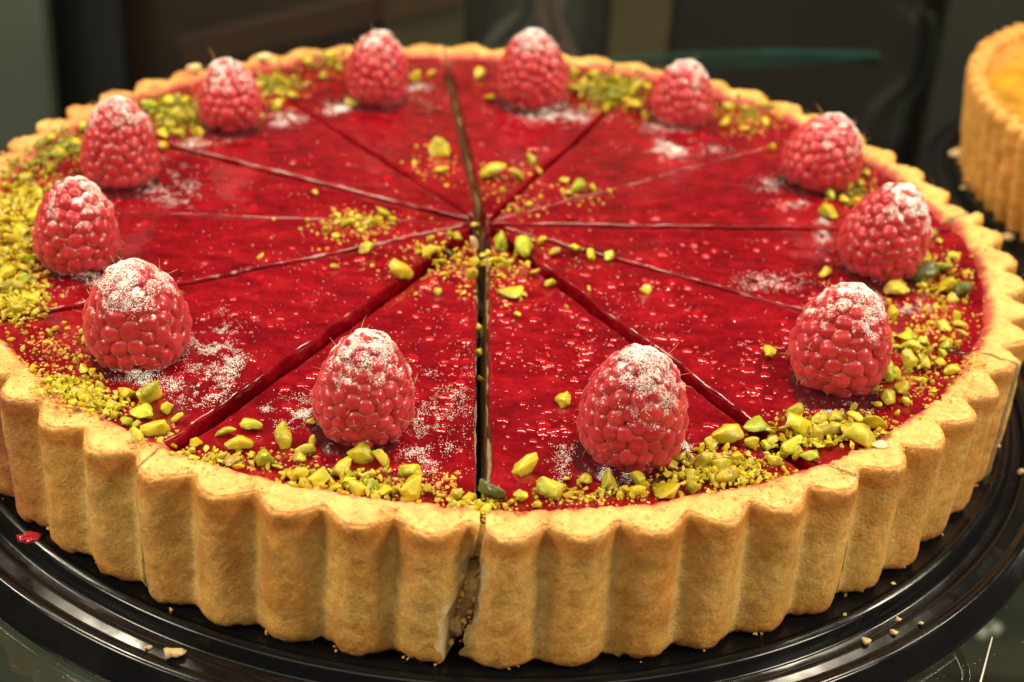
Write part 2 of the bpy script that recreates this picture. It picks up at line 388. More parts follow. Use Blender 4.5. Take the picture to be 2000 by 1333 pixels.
# second glass shelf edge at the back
M_TEAL = m_plain("green_glass_edge", (0.008, 0.055, 0.046), 0.4, 0.9, 7)
A = px_y(1175, 118, 25.5); B = px_y(1720, 106, 25.5)
V = []; n = 24; hw_ = (B[0]-A[0])/2
for i in range(n):
    t = i/(n-1); h = 0.34*math.sin(math.pi*t)**0.8+0.02
    V += [(-hw_+2*hw_*t, -.25, -h), (-hw_+2*hw_*t, .25, -h), (-hw_+2*hw_*t, .25, h*.6), (-hw_+2*hw_*t, -.25, h*.6)]
bs = mk("glass_strip", V, grid_faces(n, 4, True).tolist()+[[0, 1, 2, 3], [4*n-1, 4*n-2, 4*n-3, 4*n-4]], M_TEAL, None, False)
bs.location = Vector((A+B)/2)*S; bs.rotation_euler.y = -math.atan2(B[2]-A[2], B[0]-A[0])
tag(bs, "green glowing edge of a glass pane behind the tart", "glass edge")

# ------------------------------------------------------------------ trays (lathe)
def lathe(name, prof, m, parent, n=180, cx=0, cy=0):
    th = np.linspace(0, 2*math.pi, n, endpoint=False); prof = np.array(prof)
    V = np.stack([cx+prof[None, :, 0]*np.cos(th)[:, None], cy+prof[None, :, 0]*np.sin(th)[:, None], np.repeat(prof[None, :, 1], n, 0)], -1).reshape(-1, 3)
    k = len(prof); F = []
    for i in range(n):
        j = (i+1) % n
        for q in range(k-1): F.append([i*k+q, j*k+q, j*k+q+1, i*k+q+1])
    return mk(name, V, F, m, parent)
def soft(pts, r=0.05, seg=4):            # rounds the corners of a profile
    out = [pts[0]]
    for a, b_, c in zip(pts[:-2], pts[1:-1], pts[2:]):
        a, b_, c = map(np.array, (a, b_, c)); la = np.linalg.norm(a-b_); lc = np.linalg.norm(c-b_); q = min(r, la*.45, lc*.45)
        s, e = b_+(a-b_)/la*q, b_+(c-b_)/lc*q
        for i in range(seg+1):
            t = i/seg; out.append(tuple((1-t)**2*s+2*t*(1-t)*b_+t*t*e))
    return out+[pts[-1]]
def tray(R, cx, cy, label):
    d = R-14.1
    prof = soft([(0.01, -0.03), (12.60+d, -0.03), (12.72+d, 0.03), (12.86+d, -0.02), (12.98+d, -0.30), (13.16+d, -0.34), (13.26+d, -0.18),
            (13.36+d, -0.16), (13.60+d, -0.22), (13.74+d, -0.14), (13.86+d, -0.16), (14.00+d, -0.42), (14.1+d, -0.62), (14.12+d, -0.80),
            (14.0+d, -0.84), (13.7+d, -0.84), (13.4+d, -0.50), (12.5+d, -0.42), (0.01, -0.42)])
    e = empty("cake_tray", (cx, cy, SH), label, "tray", "round black cake trays")
    lathe("tray_disc", [(r, z-SH) for r, z in prof], M_TRAY, e)
    return e
tray1 = tray(14.1, 0.2, -0.2, "glossy black ridged tray under the raspberry tart")
tray2 = tray(10.9, 24.4, 11.2, "black tray under the yellow tart")

# ------------------------------------------------------------------ the cut raspberry tart
NF = 60; TROUGH = math.radians(-88.2)
def wave(th, nf=NF, ph=TROUGH):
    s = np.sin((th-ph)*nf/2); a = np.sqrt(s*s+0.045); return (a-0.2121)/(1.0223-0.2121)   # 0 in the trough, 1 on the crest
CUT = {1: 98.4, 2: 68.6, 3: 38.7, 4: 7.0, 5: -25.0, 6: -55.4, 7: -87.2, 8: -116.8, 9: -147.2, 10: -175.2, 11: -202.3, 12: -231.3}
GAPJ = {1: .11, 2: .07, 3: .055, 4: .08, 5: .055, 6: .095, 7: .12, 8: .105, 9: .09, 10: .06, 11: .08, 12: .075}
FZ = 2.92                                                   # level of the jelly
CLOCK = {'D': 'twelve', 'E': 'one', 'F': 'two', 'G': 'three', 'H': 'four', 'I': 'five', 'J': 'six', 'K': 'seven', 'L': 'eight', 'A': 'nine', 'B': 'ten', 'C': 'eleven'}
SL = {'D': (2, 1), 'E': (3, 2), 'F': (4, 3), 'G': (5, 4), 'H': (6, 5), 'I': (7, 6), 'J': (8, 7), 'K': (9, 8), 'L': (10, 9), 'A': (11, 10), 'B': (12, 11), 'C': (1, 12)}
SLAB = {'D': "slice right of the open back cut, under the twelve o'clock raspberry",
        'E': "slice with pistachio drift at its back rim, one o'clock on the tart",
        'F': "slice near the yellow tart, two o'clock, sugar-free middle",
        'G': "slice with its rim jutting out at three o'clock, beside the yellow tart",
        'H': "slice with chopped nuts along its right rim, four o'clock",
        'I': "front slice right of the open front cut, under the nearest raspberry",
        'J': "front slice left of the open front cut, broken at its crust",
        'K': "front-left slice with thick sugar beside its raspberry, seven o'clock",
        'L': "left slice with a mound of nut dust at its rim, eight o'clock",
        'A': "left slice with dense nut drift at its rim, nine o'clock",
        'B': "back-left slice with red stained rim, ten o'clock",
        'C': "back slice left of the open back cut, eleven o'clock"}
SHIFT = {'D': (.03, 0, .0), 'E': (.02, .02, 0), 'F': (-.15, -.03, .02), 'G': (.14, .02, .0), 'H': (.03, -.02, .04), 'I': (.03, -.03, -.09), 'J': (-.03, 0, -.11),
         'K': (-.02, 0.02, .05), 'L': (-.02, 0, .04), 'A': (0, 0, .0), 'B': (-.02, .02, .02), 'C': (-.03, .02, 0)}
TAN = np.array((0.69, 0.375, 0.092)); PALE = np.array((0.69, 0.48, 0.165)); BROWN = np.array((0.54, 0.20, 0.034)); TOP = np.array((0.74, 0.455, 0.14)); PINK = np.array((0.42, 0.045, 0.04)); CUTC = np.array((0.76, 0.60, 0.34))

def apex(a0, a1, g0, g1):
    """meeting point of the two cut lines moved inwards by g0 and g1"""
    n0 = np.array([-math.sin(a0), math.cos(a0)]); n1 = np.array([math.sin(a1), -math.cos(a1)])
    return np.linalg.solve(np.array([n0, n1]), np.array([g0, g1]))
def s_at(A, th, r):
    dx, dy = np.cos(th), np.sin(th); ad = A[0]*dx+A[1]*dy
    return np.maximum(-ad+np.sqrt(np.maximum(ad*ad-(A@A)+r*r, 0)), 0)*(r > np.linalg.norm(A))

def crust_profile(nw, nt_):
    p = [(0.6, .02), (11.2, .02)]
    kinds = ['b', 'b']
    z = np.linspace(0.06, 2.96, nw)
    for k in range(nw): p.append((13.0, z[k])); kinds.append('w')
    for k in range(5): p.append((13.0, 2.96+0.10*math.sin((k+1)/5*math.pi/2))); kinds.append('c%d' % (k+1))
    for k in range(nt_): p.append((k/(nt_-1), 3.07)); kinds.append('t')
    p += [(11.35, 2.2), (11.35, .40), (0.6, .40)]; kinds += ['i', 'i', 'i']
    return p, kinds
def build_crust(key, root):
    c0, c1 = SL[key]; front = key in 'GHIJKL'
    a0, a1 = math.radians(CUT[c0]), math.radians(CUT[c1])
    if a1 < a0: a1 += 2*math.pi
    nth = 170 if front else 110; nw = 44 if front else 26; ntp = 18 if front else 12
    prof, kinds = crust_profile(nw, ntp); k = len(prof)
    u = np.linspace(0, 1, nth)
    PR = np.array([q[0] for q in prof]); PZ = np.array([q[1] for q in prof]); K = np.array([q[0] for q in kinds])
    U, R0 = np.meshgrid(u, PR, indexing='ij'); Z = np.repeat(PZ[None], nth, 0); KK = np.repeat(K[None], nth, 0)
    # ragged cut edges; the front crack leans and opens below the rim
    def edge(c, side):
        zz = PZ; rr = np.where(K == 't', 12.4, np.maximum(PR, 0.6))
        g = 0.006+0.008*vn(np.stack([zz*3, rr*2, zz*0+c*7.3+side], -1), 1.0, 3)
        e = np.zeros(k); outer = ((K == 'w') | (K == 'c'))*1.0+(K == 't')*np.clip(1-PR, 0, 1)
        if c == 7:
            lean = math.radians(-2.0)*(1-zz/3.07)*outer
            wide = np.clip((2.45-zz)/0.35, 0, 1)*np.maximum(outer, 0.3)
            jag = 0.34*fbm(np.stack([zz*3.6, zz*0, zz*0+side*5], -1), 1.0, 9, 3)
            e = lean + side*(math.radians(0.98)*wide*(1+jag*4)) + side*0.0015
        elif c == 6: e = outer*math.radians(2.2) + outer*0.008*fbm(np.stack([zz*4, zz*0, zz*0], -1), 1.0, 19, 3) + side*outer*(0.004+0.009*np.clip((2.6-zz)/2, 0, 1))
        elif c == 4: e = outer*math.radians(4.2)
        elif c == 8: e = outer*0.007*fbm(np.stack([zz*4, zz*0, zz*0], -1), 1.0, 29, 3) + side*outer*(0.003+0.010*np.clip((1.4-zz)/1.2, 0, 1))
        return e + side*g/rr*1.0
    e0 = edge(c0, +1); e1 = edge(c1, -1)
    TH = (a0+e0)[None]*(1-U)+(a1+e1)[None]*U
    W = wave(TH); B = (KK == 'b') | (KK == 'i')
    zz = np.clip(Z/3.07, 0, 1)
    crest = 12.74+0.08*zz; amp = 0.26+0.18*zz
    Rw = crest-amp*(1-W)
    # lower edge tucks in a little, upper corner rounds over
    Rw = Rw-0.10*np.clip((0.28-Z)/0.28, 0, 1)**2
    ck = np.array([int(q[1:]) if q[0] == 'c' else 0 for q in kinds])
    Rc = Rw-0.09*(1-np.cos(ck[None]/5*math.pi/2))
    R = np.where(KK == 'w', Rw, np.where(KK == 'c', Rc, R0))
    # rim top: from the outer corner inwards to below the jelly edge
    rin = 11.45; ro = (12.82-0.44*(1-W))-0.09
    T = np.where(KK == 't', R0, 0)
    Rt = ro+(rin-ro)*T
    R = np.where(KK == 't', Rt, R)
    din = (R-11.5)
    Zt = 3.07+0.03*np.sin(np.pi*np.clip(T, 0, 1))-0.62*np.clip((0.52-din)/0.52, 0, 1)**2.0
    Z = np.where(KK == 't', Zt, Z)
    P3 = np.stack([R*np.cos(TH), R*np.sin(TH), Z], -1).reshape(-1, 3)
    kk = KK.ravel(); out = (kk == 'w') | (kk == 'c'); top = (kk == 't')
    low = fbm(P3, 0.9, 11, 2); mid = fbm(P3, 3.2, 21, 3); fine = fbm(P3, 13, 31, 2); vfine = vn(P3, 20, 41)
    rad = np.zeros(len(P3)); dz = np.zeros(len(P3))
    rad += np.where(out | top, 0.05*low+0.03*mid+0.012*fine+0.008*vfine, 0)*np.where(top, np.clip(1-T.ravel()*1.6, 0, 1), 1)
    nearbot = np.clip((0.35-P3[:, 2])/0.35, 0, 1)*out
    rad += nearbot*(0.06*fbm(P3, 5, 51, 2)-0.02)
    dz += nearbot*np.maximum(0, 0.16*fbm(P3*np.array([1, 1, 0]), 4.5, 61, 2))
    cr = np.clip(fbm(P3, 2.2, 81, 2)*1.2, -1, 1)
    dz += np.where(top | (kk == 'c'), 0.06*low+0.055*mid+0.034*fine+0.022*vfine-0.045*np.exp(-(cr/0.09)**2)*top*np.clip(T.ravel()*6, 0, 1), 0)
    base = (kk == 'w')*np.clip((P3[:, 2]-2.3)/0.6, 0, 1); dz += base*(0.06*low+0.055*mid)
    ang = TH.ravel(); rr = R.ravel()+rad
    P3 = np.stack([rr*np.cos(ang), rr*np.sin(ang), Z.ravel()+dz], -1)
    sel = B.ravel(); A = apex(a0, a1, .03, .03); sb = s_at(A, ang, R.ravel())
    P3[sel, 0] = (A[0]+sb*np.cos(ang))[sel]; P3[sel, 1] = (A[1]+sb*np.sin(ang))[sel]; P3[sel, 2] = Z.ravel()[sel]
    # colour: baked edges browner, hollows paler, jam stain at the inner rim
    Wf = W.ravel(); zf = P3[:, 2]
    n1 = fbm(P3, 2.0, 71, 3)[:, None]; n2 = fbm(P3, 7, 73, 2)[:, None]
    n0 = fbm(P3, 0.75, 75, 2)[:, None]; C = TAN*(1+0.22*n1+0.12*n2)
    C = C+(BROWN*1.1-C)*np.clip(0.9*n0-0.05+0.3*n2, 0, .55)
    C = C+(PALE*1.05-C)*np.clip(-0.9*n0-0.05-0.3*n1, 0, .6)
    C = C+(PALE-C)*(np.clip(1-Wf/0.55, 0, 1)*0.75*np.clip((2.75-zf)/0.8, 0, 1))[:, None]
    C = C+(PALE-C)*np.clip(n1*0.9-0.1, 0, .5)
    be = np.exp(-((zf-2.80)/0.22)**2)*out*(0.75+0.35*n1[:, 0]); C = C+(BROWN-C)*np.clip(be, 0, .85)[:, None]
    bb = np.clip((0.55-zf)/0.5, 0, 1)*out*(0.50+0.45*n2[:, 0]); C = C+(BROWN-C)*np.clip(bb, 0, .75)[:, None]
    Ct = TOP*(1+0.10*n1+0.16*n2)
    C = np.where(top[:, None], Ct, C)
    d2 = rr+0.16*n1[:, 0]+0.07*n2[:, 0]
    stain = 1/(1+np.exp((d2-11.93)/0.035)); C = np.where(top[:, None], C+(PINK-C)*stain[:, None], C)
    extra = {'B': .75, 'C': .35, 'A': .5}.get(key, 0)
    if extra: C = np.where((top | out)[:, None], C+(PINK*np.array([1.1, 1.9, .9])-C)*(extra*np.clip(0.45+n1, 0, 1)), C)
    if key in 'KL':
        lf = np.clip((math.radians(-128.5 if key == 'K' else 0)-ang)/math.radians(6), 0, 1)*out
        C = C+(PINK*np.array([.8, 1.6, 1.2])-C)*(lf*np.clip(0.45+1.2*n1[:, 0], 0, .8))[:, None]
    C = np.where(sel[:, None], CUTC, C)
    col_i = np.repeat(np.arange(nth), k)
    near7 = np.zeros(len(P3))
    F = grid_faces(nth, k, True).tolist()
    L0 = len(P3); capA = P3[:k]; capB = P3[(nth-1)*k:]; P3 = np.concatenate([P3, capA, capB]); C = np.concatenate([C, np.repeat(CUTC[None], 2*k, 0)])
    F.append([L0+i for i in range(k-1, -1, -1)]); F.append([L0+k+i for i in range(k)])
    return mk("crust", P3, F, M_CRUST, root, True, np.clip(C, 0.005, 0.95))

def build_jelly(key, root):
    c0, c1 = SL[key]; a0, a1 = math.radians(CUT[c0]), math.radians(CUT[c1])
    if a1 < a0: a1 += 2*math.pi
    A = apex(a0, a1, GAPJ[c0], GAPJ[c1]); front = key in 'GHIJKL'
    nr = 110 if front else 60; ncol = 40 if front else 22
    s_end = 11.98-np.linalg.norm(A)*math.cos(0.2)
    S_ = 0.10+(s_end-0.10)*np.linspace(0, 1, nr)**0.9
    eo = np.array([0, .015, .04, .07, .105, .15, .21, .29])
    rows = []; D = []
    for s in S_:
        wd = s*(a1-a0); q = min(1.0, wd*0.32/eo[-1]); e = eo*q
        t = np.concatenate([e, np.linspace(e[-1], wd-e[-1], ncol+2)[1:-1], wd-e[::-1]])
        th = a0+t/s; rows.append(np.stack([A[0]+s*np.cos(th), A[1]+s*np.sin(th), 0*th], -1)); D.append(np.minimum(t, wd-t))
    V = np.array(rows); D = np.array(D); nv = V.shape[1]; V = V.reshape(-1, 3); d = D.ravel()
    # wavy knife edges
    thv = np.arctan2(V[:, 1], V[:, 0]); rv = np.hypot(V[:, 0], V[:, 1])
    rn = 0.05; x = np.clip(d/rn, 0, 1); z = FZ-rn*(1-np.sqrt(np.clip(1-(1-x)**2, 0, 1)))
    z += 0.014*np.exp(-((d-.2)/.09)**2)*np.clip(0.35+1.3*fbm(V, 1.6, 5+ord(key), 3), 0, 1.2)
    z += 0.030*fbm(V, 0.5, 91, 2)+0.010*fbm(V, 2.6, 95, 2)+0.007*fbm(V*np.array([.5, 1, 1]), 11, 97, 2)
    z += 0.06*np.clip((rv-11.2)/0.8, 0, 1)**2+0.030*fbm(V, 4.5, 171, 3)*np.exp(-d/0.09)
    wob = 0.06*fbm(V, 1.3, 7+ord(key), 2)*np.exp(-d/0.5)
    V[:, 0] += -np.sin(thv)*wob; V[:, 1] += np.cos(thv)*wob; V[:, 2] = z
    F = grid_faces(nr, nv).tolist()
    # cut faces of the jelly layer
    def side(colidx, flip, zb):
        nonlocal V, F
        top = V[np.arange(nr)*nv+colidx]; lev = np.linspace(0, 1, 7)[1:]; base = len(V); L = []
        for t in lev:
            q = top.copy(); q[:, 2] = top[:, 2]*(1-t)+zb*t
            tt = np.arctan2(q[:, 1], q[:, 0]); off = 0.055*fbm(q, 4, 131, 3)*min(1, t*4)+0.02*t
            sg = 1 if flip else -1
            q[:, 0] += -np.sin(tt)*off*sg; q[:, 1] += np.cos(tt)*off*sg; L.append(q)
        V = np.concatenate([V]+L)
        idx = [np.arange(nr)*nv+colidx]+[base+i*nr+np.arange(nr) for i in range(len(lev))]
        for i in range(len(lev)):
            for j in range(nr-1):
                f = [int(idx[i][j]), int(idx[i+1][j]), int(idx[i+1][j+1]), int(idx[i][j+1])]
                F.append(f[::-1] if flip else f)
        return [int(v) for v in idx[-1]]
    s0 = side(0, False, 2.40 if c0 in (1, 7) else 1.55); s1 = side(nv-1, True, 2.40 if c1 in (1, 7) else 1.55)
    F.append([s0[0], s1[0], nv-1]+list(range(nv-2, -1, -1))) if False else None
    F.append(list(range(0, nv))+[s1[0], s0[0]])
    F.append(s0+s1[::-1])
    return mk("jelly", V, F, M_JELLY, root)

def build_filling(key, root):
    c0, c1 = SL[key]; a0, a1 = math.radians(CUT[c0]), math.radians(CUT[c1])
    if a1 < a0: a1 += 2*math.pi
    fg = lambda c: GAPJ[c]*0.5 if c in (1, 7) else GAPJ[c]+0.09
    A = apex(a0, a1, fg(c0), fg(c1)); nr, nz = 60, 12
    S_ = np.linspace(0.12, 11.35-np.linalg.norm(A), nr); Zs = np.linspace(0.39, 2.43, nz); V = []; idx = {}
    for sd, th in ((0, a0), (1, a1)):
        g = np.array([[A[0]+s*math.cos(th), A[1]+s*math.sin(th), z] for z in Zs for s in S_])
        off = 0.05*fbm(g, 3, 141, 3)+0.03*fbm(g*np.array([1, 1, 3]), 6, 143, 2)-0.03
        sg = 1 if sd else -1
        g[:, 0] += -math.sin(th)*off*sg; g[:, 1] += math.cos(th)*off*sg; V.append(g)
    n = nr*nz; F = [f[::-1] for f in grid_faces(nz, nr).tolist()]+grid_faces(nz, nr, off=n).tolist()
    for z in (0, nz-1):
        F.append([z*nr+i for i in range(nr)]+[n+z*nr+i for i in range(nr-1, -1, -1)])
    F.append([z*nr for z in range(nz)]+[n+z*nr for z in range(nz-1, -1, -1)])
    F.append([z*nr+nr-1 for z in range(nz)]+[n+z*nr+nr-1 for z in range(nz-1, -1, -1)])
    return mk("almond_filling", np.concatenate(V), F, M_CREAM, root)

def dome_mesh():
    bm = bmesh.new(); k = 9; rings = [(1.0, -0.03), (0.85, 0.085), (0.6, 0.20), (0.3, 0.265)]; R_ = []
    for r, z in rings: R_.append([bm.verts.new((r*math.cos(2*math.pi*i/k), r*math.sin(2*math.pi*i/k), z)) for i in range(k)])
    t = bm.verts.new((0, 0, 0.28))
    for q in range(3):
        for i in range(k): bm.faces.new((R_[q][i], R_[q][(i+1) % k], R_[q+1][(i+1) % k], R_[q+1][i]))
    for i in range(k): bm.faces.new((R_[3][i], R_[3][(i+1) % k], t))
    return bm
DV, DF = bm_arrays(dome_mesh()); DF = [list(f) for f in DF]
def bubbles(key, root, n, rmax):
    g = np.random.default_rng(ord(key)); c0, c1 = SL[key]; a0, a1 = math.radians(CUT[c0]), math.radians(CUT[c1])
    if a1 < a0: a1 += 2*math.pi
    Vs = []; Fs = []; off = 0
    cl = [(g.uniform(2.5, 10.5), g.uniform(.15, .85)) for _ in range(10)]
    while len(Vs) < n:
        if g.random() < 0.45:
            c = cl[g.integers(len(cl))]; r = c[0]+g.normal(0, .35); u_ = c[1]+g.normal(0, .05)
        else: r = 11.0*math.sqrt(g.uniform(0.03, 1)); u_ = g.uniform(.04, .96)
        th = a0+(a1-a0)*u_
        if min(u_, 1-u_)*(a1-a0)*r < 0.3 or r > 11.2 or r < 1.5: continue
        R = rmax*(0.18+0.82*g.random()**2.8); st = g.uniform(1.0, 2.2) if g.random() < .3 else g.uniform(1, 1.2)
        W = DV*np.array([R*st, R, R*g.uniform(.5, 1.1)]); ro = g.normal(0, .9); cs, sn = math.cos(ro), math.sin(ro)
        W = np.stack([W[:, 0]*cs-W[:, 1]*sn, W[:, 0]*sn+W[:, 1]*cs, W[:, 2]], -1)
        p = np.array([[r*math.cos(th), r*math.sin(th), 0]])
        zz = FZ+SHIFT[key][2]+0.030*fbm(p, 0.5, 91, 2)[0]+0.010*fbm(p, 2.6, 95, 2)[0]+0.003
        Vs.append(W+p[0]+[0, 0, zz]); Fs += [[i+off for i in f] for f in DF]; off += len(DV)
    tag(mk("glaze_bubbles", np.concatenate(Vs), Fs, M_BUBBLE, root), kind='stuff')

slices = {}
for key in "DEFGHIJKLABC":
    dx, dy, dz = SHIFT[key]
    e = empty("tart_slice", (dx, dy, 0.0), "raspberry tart "+SLAB[key], "tart slice", "twelve slices of the cut raspberry tart")
    slices[key] = e
    build_crust(key, e); build_filling(key, e); j = build_jelly(key, e)
    j.location.z = dz*S
    bubbles(key, e, {'I': 270, 'J': 240, 'H': 270, 'K': 110, 'G': 150, 'L': 50}.get(key, 40), 0.125)

# crumbs along the lower edge and the rim of the near slices
for key in "HIJK":
    g = np.random.default_rng(100+ord(key)); c0, c1 = SL[key]; a0, a1 = math.radians(CUT[c0]), math.radians(CUT[c1]); P = []; R = []
    for k in range(620):
        th = g.uniform(a0+.01, a1-.01); wv = float(wave(np.array([th]))[0])
        if k % 62 == 0: r = 12.66-.26*(1-wv)+g.normal(0, .03); z = g.uniform(.0, .10)
        else: r = g.uniform(11.95, 12.70-.3*(1-wv)); z = 3.05+g.uniform(-.02, .04)
        P.append((r*math.cos(th), r*math.sin(th), z)); R.append(g.uniform(.012, 0.085 if k % 62 == 0 else .036))
    for c in (c0, c1):                     # pale crumbs in the cracks of the crust
        a = math.radians(CUT[c])+(math.radians(2.2) if c == 6 else 0)
        for k in range(60):
            z = g.uniform(.2, 2.4); th = a+(1 if c == c0 else -1)*abs(g.normal(.012, .010))+(math.radians(-2)*(1-z/3.07) if c == 7 else 0); r = 12.26+g.normal(0, .06)
            P.append((r*math.cos(th), r*math.sin(th), z)); R.append(g.uniform(.02, .10))
    sh = [blob_mesh(900+q, 9, (1, .8, .7), 0) for q in range(5)]
    tag(scatter_mesh("crust_crumbs", sh, np.array(P), np.array(R), M_CRUST_FRAG, slices[key], seed=ord(key)), kind='stuff')
# loosened piece of crust inside the front crack
bm = blob_mesh(77, 16, (1, 1, 1), 2, 0.2); V, F = bm_arrays(bm)
V = V*np.array([.40, .36, 1.1]); V += (fbm(V, 5, 3, 2)[:, None])*V*0.3; V[:, 0] += 0.16*V[:, 2]; V += np.array([.44, -12.06, 1.45])
mk("broken_crust_piece", V, F, M_FRAG, slices['J'])
bm = blob_mesh(78, 12, (1, 1, 1), 2, 0.2); V, F = bm_arrays(bm); V = V*np.array([.22, .16, .26]); V += (fbm(V, 9, 3, 2)[:, None])*V*0.7; V += np.array([.26, -12.32, .70])
mk("broken_crust_piece", V, F, M_FRAG, slices['J'])
bm = blob_mesh(79, 14, (1, 1, 1), 2, 0.2); V, F = bm_arrays(bm); V = V*np.array([.32, .30, .36]); V += (fbm(V, 7, 3, 2)[:, None])*V*0.4; V += np.array([.58, -12.30, 2.66])
mk("broken_crust_piece", V, F, M_CRUST_FRAG, slices['J'])

# ------------------------------------------------------------------ raspberries
BER = {'A': (237, 366, 1.95, 2.12, 4), 'B': (455, 258, 1.62, 1.78, -7), 'C': (733, 206, 1.72, 1.95, 2), 'D': (1040, 214, 1.95, 2.15, -3), 'E': (1327, 242, 1.72, 1.70, 0),
       'F': (1582, 374, 2.05, 1.90, 14), 'G': (1697, 546, 2.0, 2.18, 14), 'H': (1622, 770, 2.02, 2.10, 2), 'I': (1222, 915, 2.12, 2.22, 0), 'J': (706, 866, 1.90, 2.06, 2), 'K': (277, 718, 2.12, 2.02, 0), 'L': (154, 534, 1.82, 1.98, 3)}
BLAB = {'A': "tall raspberry leaning right at nine o'clock, dark jelly showing at its left",
        'B': "small raspberry leaning left at ten o'clock with sugar cap, before the black post",
        'C': "raspberry at eleven o'clock just left of the open back cut",
        'D': "big sugared raspberry at twelve o'clock, right of the open back cut",
        'E': "short raspberry with white sugar crescent before it, one o'clock on the tart",
        'F': "raspberry tilted right at two o'clock with a dark jelly patch before it",
        'G': "large raspberry tilted right at three o'clock, overlapping the right rim",
        'H': "raspberry with sugared crown at four o'clock beside heaped nuts",
        'I': "largest raspberry, nearest the camera, right of the open front cut",
        'J': "front raspberry just left of the open front cut",
        'K': "broad raspberry at seven o'clock with thick sugar on its right",
        'L': "raspberry at eight o'clock beside the nut drift at the photo's left edge"}
PT = np.array([0.0, 0.06, .16, .30, .45, .60, .74, .86, .95, 1.0]); PRF = np.array([0.78, 0.90, .98, 1.0, .95, .86, .71, .52, .30, 0.02])
SHAPE = {'q': (1.0, 0.0)}
def prof_r(t):
    e, b_ = SHAPE['q']; return np.interp(np.asarray(t)**e, PT, PRF)*(1+b_*np.sin(np.asarray(t)*math.pi*1.3))
DRU = []
for k in range(4):
    bm = bmesh.new(); bmesh.ops.create_uvsphere(bm, u_segments=14, v_segments=10, radius=1.0); r = random.Random(k)
    ph = r.random()*6
    for v in bm.verts:
        a = math.atan2(v.co.y, v.co.x); f = 1+0.05*math.cos(2*a+ph)+0.03*math.cos(3*a+ph*2)
        v.co.x *= f; v.co.y *= f
        v.co += Vector((0, 0, 0.06*(v.co.x*math.cos(ph)+v.co.y*math.sin(ph))))
    me = bpy.data.meshes.new("drupelet")
    for v in bm.verts: v.co *= S
    bm.to_mesh(me); bm.free(); me.polygons.foreach_set("use_smooth", [True]*len(me.polygons)); me.materials.append(M_RASP); DRU.append(me)
BPOS = {}
